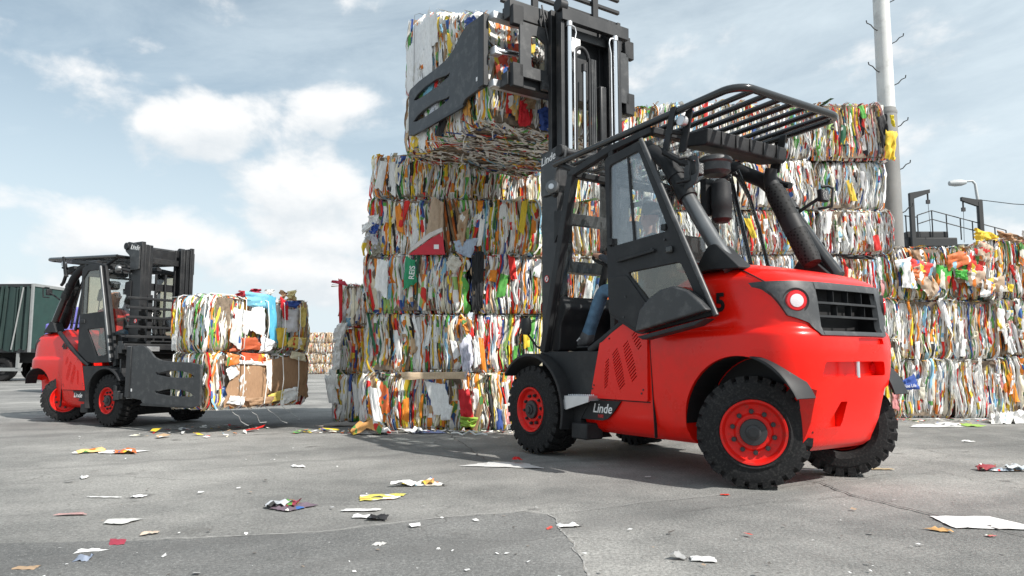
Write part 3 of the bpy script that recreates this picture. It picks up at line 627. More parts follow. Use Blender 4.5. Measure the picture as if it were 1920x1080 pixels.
        MB().box((.24, s * .43, .51 + Z), (.05, .13, .10)).cyl((.21, s * .46, .51 + Z), (.24, s * .46, .51 + Z), .026, n=12).cyl((.21, s * .40, .51 + Z), (.24, s * .40, .51 + Z), .026, n=12).build('hydraulic_block', X['greysteel'], car, 30, .004)
        MB().tube([(.30, s * .06, .60 + Z), (.30, s * .30, 1.12 + Z), (.28, s * .42, 1.38 + Z), (.27, s * .50, 1.25 + Z), (.24, s * .40, .9 + Z), (.26, s * .36, .7 + Z)], .014, 8).build('hose', X['black'], car, 60)
        MB().tube([(.25, s * .48, 1.42 + Z), (.22, s * .46, 1.2 + Z), (.22, s * .41, 1.0 + Z), (.23, s * .36, .75 + Z)], .010, 8).build('hose', X['nut'], car, 60)
    # backrest
    bk = empty('load_backrest', parent=P)
    for s in (1, -1): MB().mm((.42, s * .40, 1.36 + Z), (.46, s * .48, 2.18 + Z)).build('backrest_post', X['black'], bk, 30, .004)
    for i in range(5): MB().box((.485, .0, 1.475 + i * .158 + Z), (.045, 1.72, .042)).build('backrest_bar', X['black'], bk, 30, .006)
    # arms
    for ya in arm_y:
        s = 1 if ya > 0 else -1
        out = [(.60, .49), (.74, .49), (.98, .47), (1.03, .42), (2.25, .40), (2.42, .43), (2.42, 1.00), (2.38, 1.03), (2.15, 1.06), (1.71, 1.07), (1.44, 1.09), (1.27, 1.14), (1.12, 1.25), (.98, 1.32), (.90, 1.325), (.60, 1.31)]
        ar = MB().prism([(p, q + Z) for p, q in out], 'y', ya - .02, ya + .02).build('clamp_arm', X['greysteel'], P, 0)
        for zc in (.91, .63):
            sl = [(2.27, zc - .055), (2.16, zc - .01), (1.95, zc + .02), (1.68, zc + .025), (1.42, zc - .015), (1.33, zc - .005), (1.36, zc - .045), (1.65, zc - .075), (1.95, zc - .08), (2.20, zc - .075)]
            cut(ar, MB().prism([(p, q + Z) for p, q in sl], 'y', ya - .2, ya + .2))
        finish(ar, 30, .005)
        MB().prism([(p, q + Z) for p, q in ((.98, .40), (1.03, .385), (2.28, .385), (2.28, .40), (1.03, .425))], 'y', ya + s * .004, ya + s * .032).build('arm_rib', X['steel'], ar, 30)
        MB().mm((.56, ya - .035, .50 + Z), (.68, ya + .035, 1.31 + Z)).build('arm_root', X['steel'], ar, 30, .008)
        MB().box((.72, ya + s * .0215, .62 + Z), (.03, .003, .045)).build('sticker', X['white'], ar, 0)
        y_in = s * .30
        for (z0, z1) in ((1.235, 1.315), (.475, .555)):
            MB().mm((.46, y_in, z0 + Z), (.56, ya - s * .03, z1 + Z)).build('slide_beam', X['alu'], ar, 30, .006)
        MB().cyl((.40, s * .50, .88 + Z), (.48, ya - s * .06, .88 + Z), .03, n=14).build('clamp_cylinder', X['chrome'], ar, 50)
        MB().box((.50, ya - s * .09, .88 + Z), (.10, .10, .09)).build('rod_end', X['alu'], ar, 30, .01)
    # number
    for s in (1, -1):
        xa = (-1, 0, 0) if s > 0 else (1, 0, 0)
        text(number, .19 if len(number) < 2 else .15, X['numberblack'], P, (numpos, s * (b_w(1.32) + (.012 if short else .004)), 1.335), xa, (0, 0, 1), 'fleet_number', bold=.006, narrow=1.0)
    if short:
        K = [(-9, -9 + short), (-1.95, -1.95 + short), (-.95, -1.03), (-.03, -.15), (.0, .0), (9, 9)]
        fx = lambda x: next(p1 + (x - p0) * (q1 - p1) / (q0 - p0) for (p0, p1), (q0, q1) in zip(K, K[1:]) if x <= q0)
        def walk(o):
            for ch in o.children:
                if ch.type == 'EMPTY' and ch.name.startswith('wheel'): ch.location.x = fx(ch.location.x)
                else:
                    if ch.type == 'MESH':
                        if ch.matrix_local == Matrix.Identity(4):
                            for v in ch.data.vertices: v.co.x = fx(v.co.x)
                        else: ch.location.x = fx(ch.location.x)
                    walk(ch)
        walk(root)
    return root
def perf_mat():
    m = mat('perforated_black', (.03, .03, .032), .62, spec=.2); nt = m.node_tree; b = nt.nodes['Principled BSDF']; tc = nt.nodes.new('ShaderNodeTexCoord')
    v = nt.nodes.new('ShaderNodeTexVoronoi'); v.inputs['Scale'].default_value = 34; v.inputs['Randomness'].default_value = .25; nt.links.new(tc.outputs['Object'], v.inputs['Vector'])
    mr = nt.nodes.new('ShaderNodeMapRange'); nt.links.new(v.outputs['Distance'], mr.inputs[0]); mr.inputs[1].default_value = .30; mr.inputs[2].default_value = .36
    mx = nt.nodes.new('ShaderNodeMixRGB'); mx.inputs[1].default_value = (.003, .003, .003, 1); mx.inputs[2].default_value = (.022, .023, .024, 1); nt.links.new(mr.outputs[0], mx.inputs[0]); nt.links.new(mx.outputs[0], b.inputs['Base Color'])
    return m
X['perf'] = perf_mat()
X['lampdark'] = mat('lamp_front', (.09, .09, .09), .2, coat=.4, bump=.6, bscale=200)

# ------------------------------------------------------------------ ground
def ground_mat(name, base, dark, light, fine, seam=None):
    m = bpy.data.materials.new(name); m.use_nodes = True; nt = m.node_tree; b = nt.nodes['Principled BSDF']
    geo = nt.nodes.new('ShaderNodeNewGeometry'); L = nt.links.new
    def nz(s, d, r, sc=(1, 1, 1)):
        mp = nt.nodes.new('ShaderNodeMapping'); mp.inputs['Scale'].default_value = sc; L(geo.outputs['Position'], mp.inputs[0])
        n = nt.nodes.new('ShaderNodeTexNoise'); n.inputs['Scale'].default_value = s; n.inputs['Detail'].default_value = d; n.inputs['Roughness'].default_value = r; L(mp.outputs[0], n.inputs['Vector']); return n.outputs['Fac']
    def mr(x, a, b_, c=0., d=1.):
        n = nt.nodes.new('ShaderNodeMapRange'); n.interpolation_type = 'SMOOTHSTEP'; L(x, n.inputs[0])
        for i, q in enumerate((a, b_, c, d)): n.inputs[i + 1].default_value = q
        return n.outputs[0]
    def mix(f, a, c, bt='MIX'):
        n = nt.nodes.new('ShaderNodeMixRGB'); n.blend_type = bt
        L(f, n.inputs[0]) if not isinstance(f, float) else setattr(n.inputs[0], 'default_value', f)
        for i, q in ((1, a), (2, c)):
            if isinstance(q, tuple): n.inputs[i].default_value = (*q, 1)
            else: L(q, n.inputs[i])
        return n.outputs[0]
    big = nz(.42, 6, .62); mid = nz(2.1, 8, .68); sp = nz(55, 4, .7); sp2 = nz(150, 2, .6); streak = nz(1.2, 6, .6, (1.0, .22, 1))
    c = mix(mr(big, .36, .66), dark, light); c = mix(mr(mid, .38, .72, 0, .65), c, base); c = mix(mr(streak, .55, .75, 0, .35), c, light)
    c = mix(mr(sp, .30, .72, 0, 1), mix(1.0, c, (.70, .70, .70), 'MULTIPLY'), mix(1.0, c, (1.22, 1.22, 1.21), 'MULTIPLY'))
    c = mix(mr(sp2, .60, .74, 0, fine), c, (.50, .50, .49)); c = mix(mr(sp2, .40, .27, 0, fine * .9), c, (.06, .06, .06))
    st = nz(.9, 5, .55, (1, 1, 1)); c = mix(mr(st, .62, .74, 0, .42), c, (.105, .10, .095))
    st2 = nz(5.5, 4, .6); c = mix(mr(st2, .68, .78, 0, .5), c, (.09, .088, .085))
    vo = nt.nodes.new('ShaderNodeTexVoronoi'); vo.feature = 'DISTANCE_TO_EDGE'; vo.inputs['Scale'].default_value = .42
    wv = nt.nodes.new('ShaderNodeVectorMath'); wv.operation = 'MULTIPLY_ADD'; n2 = nt.nodes.new('ShaderNodeTexNoise'); n2.inputs['Scale'].default_value = 2.4; n2.inputs['Detail'].default_value = 6; L(geo.outputs['Position'], n2.inputs['Vector'])
    L(n2.outputs['Color'], wv.inputs[0]); wv.inputs[1].default_value = (.55, .55, 0); L(geo.outputs['Position'], wv.inputs[2]); L(wv.outputs[0], vo.inputs['Vector'])
    ck = nt.nodes.new('ShaderNodeMath'); ck.operation = 'MULTIPLY'; L(mr(vo.outputs['Distance'], .004, .0, 0., .55), ck.inputs[0]); L(mr(big, .44, .56), ck.inputs[1])
    c = mix(ck.outputs[0], c, (.07, .068, .066))
    rot = nt.nodes.new('ShaderNodeMapping'); rot.inputs['Rotation'].default_value = (0, 0, R(-32)); L(wv.outputs[0], rot.inputs[0])
    tr = nt.nodes.new('ShaderNodeTexNoise'); tr.inputs['Scale'].default_value = 1.0; tr.inputs['Detail'].default_value = 4; mp3 = nt.nodes.new('ShaderNodeMapping'); mp3.inputs['Scale'].default_value = (.10, 2.3, 1); L(rot.outputs[0], mp3.inputs[0]); L(mp3.outputs[0], tr.inputs['Vector'])
    c = mix(mr(tr.outputs['Fac'], .54, .66, 0, .38), c, (.118, .117, .115))
    oil = nz(1.7, 3, .5); oil2 = nz(14, 5, .7); om = nt.nodes.new('ShaderNodeMath'); om.operation = 'MULTIPLY'; L(mr(oil, .66, .74), om.inputs[0]); L(mr(oil2, .35, .6, .3, .75), om.inputs[1]); c = mix(om.outputs[0], c, (.045, .044, .043))
    L(c, b.inputs['Base Color']); b.inputs['Roughness'].default_value = .88; b.inputs['Specular IOR Level'].default_value = .25
    bp = nt.nodes.new('ShaderNodeBump'); bp.inputs['Strength'].default_value = .7; bp.inputs['Distance'].default_value = .012
    ad = nt.nodes.new('ShaderNodeMath'); ad.operation = 'ADD'; L(sp, ad.inputs[0]); L(mid, ad.inputs[1]); L(ad.outputs[0], bp.inputs['Height']); L(bp.outputs[0], b.inputs['Normal'])
    return m
GM = ground_mat('concrete', (.245, .241, .231), (.148, .149, .145), (.335, .329, .314), .60)
GD = ground_mat('asphalt_patch', (.170, .170, .167), (.115, .117, .117), (.225, .224, .218), .62)
g = MB(); rng = random.Random(2); n = 60
S = [-600, -300, -150, -90, -60, -40] + [-30 + i * 1.5 for i in range(41)] + [40, 60, 90, 150, 300, 600]
T = [-600, -200, -60, -20] + [-6 + i * 1.0 for i in range(36)] + [34, 42, 55, 80, 130, 250, 600, 1500]
vs = [(x, y, (noise.noise(Vector((x * .25, y * .25, 0))) * .004 - .004) if abs(x) < 35 and -10 < y < 35 else -.004) for x in S for y in T]
fs = [(i * len(T) + j, (i + 1) * len(T) + j, (i + 1) * len(T) + j + 1, i * len(T) + j + 1) for i in range(len(S) - 1) for j in range(len(T) - 1)]
ground = g.add(vs, fs).build('ground', GM, None, 60); ground['kind'] = 'structure'
def ragged(pts, step=.05, amp=.012, seed=1):
    out = []
    for i in range(len(pts)):
        a = Vector(pts[i]); b = Vector(pts[(i + 1) % len(pts)]); k = max(1, int((b - a).length / step)); k = min(k, 120)
        nrm = Vector((-(b - a).y, (b - a).x)).normalized()
        for j in range(k):
            p = a.lerp(b, j / k); q = noise.noise(Vector((p.x * 5, p.y * 5, seed))) * amp + noise.noise(Vector((p.x * 23, p.y * 23, seed))) * amp * .5
            out.append(tuple(p + nrm * q))
    return out
sl_edge = [(-8.0, 3.45), (-2.56, 3.74), (-1.8, 3.80), (-1.02, 3.96), (-.45, 4.30), (.10, 4.50), (.22, 4.40), (.30, 3.80), (.34, 3.0), (.36, 1.5), (-8.0, 1.5)]
sl = MB(); rg = ragged(sl_edge, .04, .02); sl.add([(x, y, .004) for x, y in rg], [tuple(range(len(rg)))])
o = sl.build('asphalt_patch', GD, None, 0); o['kind'] = 'structure'
def strip(name, pts, w, mt, seed, zz=.0065):
    mb = MB(); P = [Vector(p) for p in pts]; q = []
    for a, b in zip(P, P[1:]):
        k = max(2, int((b - a).length / .03))
        for j in range(k): q.append(a.lerp(b, j / k))
    q.append(P[-1]); vs = []
    for i, p in enumerate(q):
        d = (q[min(i + 1, len(q) - 1)] - q[max(i - 1, 0)]).normalized(); nn = Vector((-d.y, d.x))
        off = noise.noise(Vector((p.x * 6, p.y * 6, seed))) * .035 + noise.noise(Vector((p.x * 30, p.y * 30, seed))) * .012
        ww = w * (.35 + 1.1 * abs(noise.noise(Vector((p.x * 11, p.y * 11, seed + 4)))))
        vs += [(p.x + nn.x * (off - ww), p.y + nn.y * (off - ww), zz), (p.x + nn.x * (off + ww), p.y + nn.y * (off + ww), zz)]
    mb.add(vs, [(2 * i, 2 * i + 1, 2 * i + 3, 2 * i + 2) for i in range(len(q) - 1)])
    o = mb.build(name, mt, ground, 0); return o
X['crack'] = mat('crack_dirt', (.075, .072, .07), .95, var=.2, vscale=30)
X['mortar'] = mat('mortar_line', (.29, .285, .275), .95, var=.3, vscale=30)
strip('crack', [(2.05, 6.0), (2.30, 5.54), (2.31, 5.01), (2.43, 4.58), (2.52, 4.28), (2.68, 3.9), (3.2, 3.5)], .010, X['crack'], 3)
strip('crack', [(-.72, 8.9), (-.68, 8.58), (-.44, 7.67), (-.30, 7.0), (-.1, 6.4)], .008, X['crack'], 5)
strip('crack', [(1.0, 4.5), (1.6, 4.75), (2.3, 5.01)], .004, X['crack'], 9)
strip('slab_joint', [(-1.8, 3.81), (-1.02, 3.97), (-.45, 4.31), (.10, 4.51)], .008, X['mortar'], 1, .0075)
strip('slab_joint', [(.10, 4.51), (.22, 4.41), (.30, 3.81), (.34, 3.0)], .007, X['mortar'], 2, .0075)
strip('slab_joint', [(.22, 4.41), (1.1, 4.9), (1.5, 5.06)], .004, X['mortar'], 6, .0075)
strip('slab_joint', [(3.0, 7.3), (6.5, 8.2), (10, 8.9)], .008, X['crack'], 7, .0075)

# ------------------------------------------------------------------ paper
def paper_mat():
    m = bpy.data.materials.new('paper'); m.use_nodes = True; nt = m.node_tree; b = nt.nodes['Principled BSDF']; L = nt.links.new
    at = nt.nodes.new('ShaderNodeAttribute'); at.attribute_name = 'Col'; ap = nt.nodes.new('ShaderNodeAttribute'); ap.attribute_name = 'prt'
    tc = nt.nodes.new('ShaderNodeTexCoord')
    off = nt.nodes.new('ShaderNodeVectorMath'); off.operation = 'ADD'; L(tc.outputs['Object'], off.inputs[0])
    cb = nt.nodes.new('ShaderNodeCombineXYZ'); fr = nt.nodes.new('ShaderNodeMath'); fr.operation = 'MULTIPLY'; fr.inputs[1].default_value = 61.7; L(ap.outputs['Fac'], fr.inputs[0]); L(fr.outputs[0], cb.inputs[2]); L(fr.outputs[0], cb.inputs[0]); L(cb.outputs[0], off.inputs[1])
    mp = nt.nodes.new('ShaderNodeMapping'); mp.inputs['Scale'].default_value = (1, 1, .45); L(off.outputs[0], mp.inputs[0])
    vo = nt.nodes.new('ShaderNodeTexVoronoi'); vo.inputs['Scale'].default_value = 17; L(mp.outputs[0], vo.inputs['Vector'])
    sep = nt.nodes.new('ShaderNodeSeparateColor'); L(vo.outputs['Color'], sep.inputs[0])
    rp = nt.nodes.new('ShaderNodeValToRGB'); e = rp.color_ramp; e.interpolation = 'CONSTANT'
    cols = [(0, (.80, .79, .76)), (.24, (.72, .20, .03)), (.36, (.75, .55, .06)), (.46, (.60, .03, .025)), (.56, (.10, .26, .07)), (.66, (.045, .12, .34)), (.73, (.74, .70, .60)), (.84, (.30, .18, .10)), (.91, (.30, .52, .65)), (.96, (.05, .05, .05))]
    e.elements[0].color = (*cols[0][1], 1); e.elements[1].position = cols[1][0]; e.elements[1].color = (*cols[1][1], 1)
    for p, c in cols[2:]: k = e.elements.new(p); k.color = (*c, 1)
    L(sep.outputs[0], rp.inputs[0])
    gt = nt.nodes.new('ShaderNodeMath'); gt.operation = 'LESS_THAN'; L(sep.outputs[1], gt.inputs[0])
    # prt: 0..1, fraction part drives how much of the sheet is printed
    pw = nt.nodes.new('ShaderNodeMath'); pw.operation = 'POWER'; L(ap.outputs['Fac'], pw.inputs[0]); pw.inputs[1].default_value = 2.6; L(pw.outputs[0], gt.inputs[1])
    mx = nt.nodes.new('ShaderNodeMixRGB'); L(gt.outputs[0], mx.inputs[0]); L(at.outputs['Color'], mx.inputs[1]); L(rp.outputs[0], mx.inputs[2])
    # fine lines of print, grime and fibre
    mp2 = nt.nodes.new('ShaderNodeMapping'); mp2.inputs['Scale'].default_value = (26, 26, 7); L(off.outputs[0], mp2.inputs[0])
    n1 = nt.nodes.new('ShaderNodeTexNoise'); n1.inputs['Scale'].default_value = 2.2; n1.inputs['Detail'].default_value = 6; n1.inputs['Roughness'].default_value = .7; L(mp2.outputs[0], n1.inputs['Vector'])
    mr = nt.nodes.new('ShaderNodeMapRange'); L(n1.outputs['Fac'], mr.inputs[0]); mr.inputs[1].default_value = .30; mr.inputs[2].default_value = .62; mr.inputs[3].default_value = .80; mr.inputs[4].default_value = 1.05
    m2 = nt.nodes.new('ShaderNodeMixRGB'); m2.blend_type = 'MULTIPLY'; m2.inputs[0].default_value = 1; L(mx.outputs[0], m2.inputs[1]); L(mr.outputs[0], m2.inputs[2])
    L(m2.outputs[0], b.inputs['Base Color']); b.inputs['Roughness'].default_value = .62; b.inputs['Specular IOR Level'].default_value = .35
    bp = nt.nodes.new('ShaderNodeBump'); bp.inputs['Strength'].default_value = .22; bp.inputs['Distance'].default_value = .008; L(n1.outputs['Fac'], bp.inputs['Height']); L(bp.outputs[0], b.inputs['Normal'])
    return m
X['paper'] = paper_mat()
X['core'] = mat('bale_core', (.20, .155, .115), .95, var=.5, vscale=20)
X['strap'] = mat('white_strap', (.72, .72, .70), .5)
X['wire'] = mat('baling_wire', (.10, .095, .09), .6)
PAL = [((.86, .86, .84), 38), ((.78, .78, .77), 10), ((.84, .79, .62), 13), ((.50, .50, .51), 3), ((.56, .39, .24), 6), ((.30, .19, .11), 2), ((.82, .27, .03), 9), ((.70, .03, .025), 8), ((.86, .62, .05), 8), ((.12, .42, .08), 5), ((.03, .13, .07), 2), ((.26, .50, .68), 4), ((.05, .10, .34), 4), ((.025, .025, .028), 4), ((.70, .30, .30), 2), ((.35, .55, .18), 2)]
PAL_WHITE = [((.85, .85, .83), 60), ((.76, .76, .75), 14), ((.74, .70, .58), 14), ((.46, .46, .47), 4), ((.42, .28, .17), 4), ((.76, .22, .035), 3), ((.62, .03, .025), 4), ((.80, .56, .06), 3), ((.10, .34, .08), 3), ((.26, .50, .68), 3), ((.05, .10, .34), 2), ((.025, .025, .028), 2)]
PAL_BROWN = [((.72, .70, .66), 34), ((.50, .36, .23), 26), ((.38, .25, .14), 18), ((.62, .52, .40), 14), ((.20, .14, .09), 5), ((.60, .10, .05), 2), ((.2, .3, .4), 1)]
class Sheets:
    def __init__(s): s.v = []; s.f = []; s.c = []; s.p = []
    def quadstrip(s, rows, col, prt):
        n0 = len(s.v); k = len(rows[0])
        for r in rows: s.v += [tuple(p) for p in r]
        for i in range(len(rows) - 1):
            for j in range(k - 1):
                s.f.append((n0 + i * k + j, n0 + i * k + j + 1, n0 + (i + 1) * k + j + 1, n0 + (i + 1) * k + j)); s.c.append((*col, 1)); s.p.append(prt)
    def build(s, name, parent=None, smooth=True):
        me = bpy.data.meshes.new(name); me.from_pydata(s.v, [], s.f); me.materials.append(X['paper'])
        a = me.attributes.new('Col', 'FLOAT_COLOR', 'FACE'); a.data.foreach_set('color', [q for c in s.c for q in c])
        a = me.attributes.new('prt', 'FLOAT', 'FACE'); a.data.foreach_set('value', s.p)
        if smooth: me.polygons.foreach_set('use_smooth', [True] * len(me.polygons)); me.set_sharp_from_angle(angle=R(50))
        o = bpy.data.objects.new(name, me); COL.objects.link(o)
        if parent: o.parent = parent
        return o
def pick(rng, pal):
    c = rng.choices([p[0] for p in pal], [p[1] for p in pal])[0]; k = rng.uniform(.82, 1.06)
    return tuple(min(.86, q * k) for q in c)
import numpy as np
def face_ribbons(sh, rng, o, u, v, n, U, V, pal, wmul=1.0, seg=14, depth=.02, lean=0.0):
    """the edges of pressed sheets: many thin upright ribbons, buckled and creased"""
    rs = np.random.default_rng(rng.randrange(1 << 30)); o, u, v, n = (np.array(q, float) for q in (o, u, v, n))
    cols = np.array([p[0] for p in pal]); pw = np.array([p[1] for p in pal], float); pw /= pw.sum()
    ph = rs.random(8) * 50; x = -.012; t = np.linspace(0, 1, seg + 1)
    while x < U:
        w = float(np.clip(rs.lognormal(math.log(.0165), .55), .006, .07)) * wmul
        z0 = -rs.random() * .015 if rs.random() < .86 else rs.uniform(0, V * .5); z1 = V + rs.uniform(-.025, .03) if rs.random() < .86 else V * rs.uniform(.4, .97)
        if z1 - z0 < .12: z1 = z0 + .12
        z = z0 + (z1 - z0) * t; zz = z / V; k = rs.uniform(2, 26, 3); p = rs.random(3) * 6.3
        coh = .020 * np.sin(ph[0] + x * 2.1 + z * 5.0) + .012 * np.sin(ph[1] + x * 5.3 - z * 9.0)
        xx = x + coh + np.clip(w, .008, .024) * .42 * (np.sin(k[0] * z + p[0]) + .7 * np.sin(k[1] * z + p[1]) + .5 * np.sin(k[2] * z + p[2])) + rs.normal(0, .0022, seg + 1) + lean * (zz - .5)
        dd = rs.uniform(-.5, .5) * depth - .060 * np.abs(2 * zz - 1) ** 7 + rs.normal(0, .0045, seg + 1) + rs.uniform(-.012, .02) * np.exp(-((t - rs.random()) * 5) ** 2) + .018 * np.sin(ph[2] + x * 1.7 + z * 2.2) + .012 * np.sin(ph[3] + x * 7.0 - z * 4.0)
        ww = w * np.clip(1.0 + .35 * np.sin(k[1] * z + p[2]) + rs.normal(0, .12, seg + 1), .35, 1.7)
        a = rs.uniform(-.45, .45) * w; fo = np.clip(rs.uniform(-.25, .75) * min(w, .03) + rs.normal(0, .003, seg + 1), -.02, .03); md = xx + rs.uniform(-.3, .3) * ww
        P = np.empty((seg + 1, 3, 3))
        for c, (px, dp) in enumerate(((xx - ww * .66, dd - a * .5 - .008), (md, dd + fo), (xx + ww * .66, dd + a * .5 - .008))):
            P[:, c] = o + np.outer(px, u) + np.outer(z, v) + np.outer(dp, n)
        n0 = len(sh.v); sh.v += [tuple(q) for q in P.reshape(-1, 3).tolist()]
        ci = rs.choice(len(cols), p=pw); col = cols[ci] * rs.uniform(.86, 1.05); prt = rs.random() if rs.random() < .55 else rs.random() * .3
        for i in range(seg):
            if rs.random() < .10:
                ci = rs.choice(len(cols), p=pw); col = cols[ci] * rs.uniform(.86, 1.05); prt = rs.random() if rs.random() < .55 else rs.random() * .3
            q = (min(.87, col[0]), min(.87, col[1]), min(.87, col[2]), 1)
            for c in (0, 1):
                b = n0 + i * 3 + c; sh.f.append((b, b + 1, b + 4, b + 3)); sh.c.append(q); sh.p.append(prt)
        x += w * rs.uniform(.55, .85)
def crumple(sh, rng, c, u, v, n, W, H, col, prt, amp=.02, k=5, cut_=.25, curl=0.0):
    """one loose sheet: a bent, creased patch round c"""
    c, u, v, n = Vector(c), Vector(u).normalized(), Vector(v).normalized(), Vector(n).normalized(); ph = rng.random() * 90; rows = []
    jit = [[rng.uniform(-cut_, cut_) for _ in range(2)] for _ in range(4)]
    for i in range(k + 1):
        row = []
        for j in range(k + 1):
            s, t = i / k - .5, j / k - .5
            su = s + sum(jit[q][0] * wq for q, wq in enumerate(((.5 - s) * (.5 - t), (.5 + s) * (.5 - t), (.5 - s) * (.5 + t), (.5 + s) * (.5 + t)))) * .6
            tv = t + sum(jit[q][1] * wq for q, wq in enumerate(((.5 - s) * (.5 - t), (.5 + s) * (.5 - t), (.5 - s) * (.5 + t), (.5 + s) * (.5 + t)))) * .6
            q = 1 - abs(noise.noise(Vector((ph + s * min(3.6, 15.5 * W), t * min(3.6, 15.5 * H), 0)))) * 2
            hgt = amp * (q + noise.noise(Vector((ph + s * 7, t * 7, 4))) * .6 + noise.noise(Vector((ph + s * 17, t * 17, 8))) * .3) + curl * (s * s + t * t)
            if i in (0, k) or j in (0, k): su += noise.noise(Vector((ph + s * 9, t * 9, 21))) * .07; tv += noise.noise(Vector((ph + s * 9, t * 9, 33))) * .07; hgt -= amp * .5
            row.append(c + u * (su * W) + v * (tv * H) + n * hgt)
        rows.append(row)
    sh.quadstrip(rows, col, prt)
def scatter_face(sh, rng, o, u, v, n, U, V, pal, cnt, ln=(.08, .4), wd=(.008, .05), amp=.03):
    o, u, v, n = Vector(o), Vector(u), Vector(v), Vector(n)
    for _ in range(cnt):
        a = rng.gauss(0, .55); d1 = u * math.sin(a) + v * math.cos(a); d2 = u * math.cos(a) - v * math.sin(a)
        L_ = rng.uniform(*ln); w = rng.uniform(*wd); p = o + u * rng.uniform(.02, U - .02) + v * rng.uniform(.02, V - .02) + n * rng.uniform(-.02, .02)
        rows = []; ph = rng.random() * 40
        for k in range(5):
            t = k / 4 - .5; h = amp * noise.noise(Vector((ph, t * 4, 0))); q = p + d1 * (t * L_) + d2 * (.03 * noise.noise(Vector((ph, t * 5, 7)))) + n * h
            rows.append([q - d2 * w * .5, q + d2 * w * .5 + n * rng.uniform(-.012, .012)])
        sh.quadstrip(rows, pick(rng, pal), rng.random() * .7)
def bale(label, group, loc, rz, size, seed, pal=PAL, faces='FLRTB', flaps=9, strap='wire', nstrap=3, wmul=1.0, lean=0.0, seg=14, sc=1.0, under=0):
    rng = random.Random(seed); W, Dp, H = size
    root = empty('paper_bale', loc, rz, sc); tag(root, label, 'bale', group)
    MB().mm((-W / 2 + .05, -Dp / 2 + .06, .03), (W / 2 - .05, Dp / 2 - .06, H - .03)).build('core', X['core'], root, 0)
    sh = Sheets()
    fr = {'F': ((-W / 2, -Dp / 2, 0), (1, 0, 0), (0, -1, 0), W), 'K': ((W / 2, Dp / 2, 0), (-1, 0, 0), (0, 1, 0), W), 'R': ((W / 2, -Dp / 2, 0), (0, 1, 0), (1, 0, 0), Dp), 'L': ((-W / 2, Dp / 2, 0), (0, -1, 0), (-1, 0, 0), Dp)}
    for f in faces:
        if f in fr:
            o, u, n, U = fr[f]; o = Vector(o) - Vector(n) * .03
            face_ribbons(sh, rng, o, u, (0, 0, 1), n, U, H, pal, wmul, seg, lean=lean)
            for _ in range(int(flaps * .6 * U / 1.2)):
                a = rng.gauss(0, .14); uu = Vector(u); vv = Vector((0, 0, 1)); d1 = uu * math.cos(a) + vv * math.sin(a); d2 = vv * math.cos(a) - uu * math.sin(a)
                w = rng.uniform(.03, .10); h = rng.uniform(.14, .48)
                c = Vector(o) + uu * rng.uniform(.05, U - .05) + vv * rng.uniform(h * .5, H - h * .5) + Vector(n) * rng.uniform(.03, .055)
                crumple(sh, rng, c, d1, d2, n, w, h, pick(rng, pal), rng.random() if rng.random() < .5 else .1, .022, 6)
    if 'T' in faces: scatter_face(sh, rng, (-W / 2, -Dp / 2, H - .005), (1, 0, 0), (0, 1, 0), (0, 0, 1), W, Dp, pal, 40, (.15, .6), (.02, .09))
    if 'B' in faces: scatter_face(sh, rng, (-W / 2, -Dp / 2, .01), (1, 0, 0), (0, 1, 0), (0, 0, -1), W, Dp, PAL_WHITE if under else pal, under or 12, (.10, .5), (.008, .045), .035)
    so = sh.build('paper_sheets', root); so['kind'] = 'stuff'
    w, mt = (.006, X['strap']) if strap == 'strap' else (.0028, X['wire'])
    for i in range(nstrap):
        x = -W / 2 + W * (i + .5) / nstrap + rng.uniform(-.04, .04); q = MB(); e = .035
        pts = [(x + rng.uniform(-.01, .01), -Dp / 2 - e, .02), (x + rng.uniform(-.03, .03), -Dp / 2 - e - .012, H * .5), (x, -Dp / 2 - e, H - .02), (x, -Dp / 2 + .03, H + .02), (x, Dp / 2 - .03, H + .02), (x, Dp / 2 + e, H - .02), (x, Dp / 2 + e, .02), (x, Dp / 2 - .03, -.008), (x, -Dp / 2 + .03, -.008)]
        q.tube(pts, w, 5, True).build('strap', mt, root, 60)
    return root
def flap(parent, name, c, W, H, col, prt=.1, rot=0.0, n=(0, -1, 0), u=(1, 0, 0), amp=.012, k=9, seed=1, curl=0.0, label=None, cut_=.42):
    rng = random.Random(seed); u = Vector(u); c = Vector(c) - Vector(n) * .012; amp = max(amp, .004) * 1.35 if amp > .002 else amp; v = Vector((0, 0, 1)); a = R(rot); sh = Sheets()
    crumple(sh, rng, c, u * math.cos(a) + v * math.sin(a), v * math.cos(a) - u * math.sin(a), n, W, H, col, prt, amp, k, cut_, curl)
    o = sh.build(name, parent)
    if label: o['label'] = label
    return o
WHT, CRD, RED_, GRN, BLU, YEL, TEAL, GRY, BLK, LIL = (.80, .80, .79), (.36, .22, .13), (.62, .02, .03), (.03, .30, .14), (.04, .09, .34), (.80, .55, .05), (.20, .50, .66), (.52, .53, .55), (.02, .02, .022), (.62, .62, .72)
ORD = ['bottom', 'second', 'third', 'fourth', 'fifth', 'sixth', 'seventh']
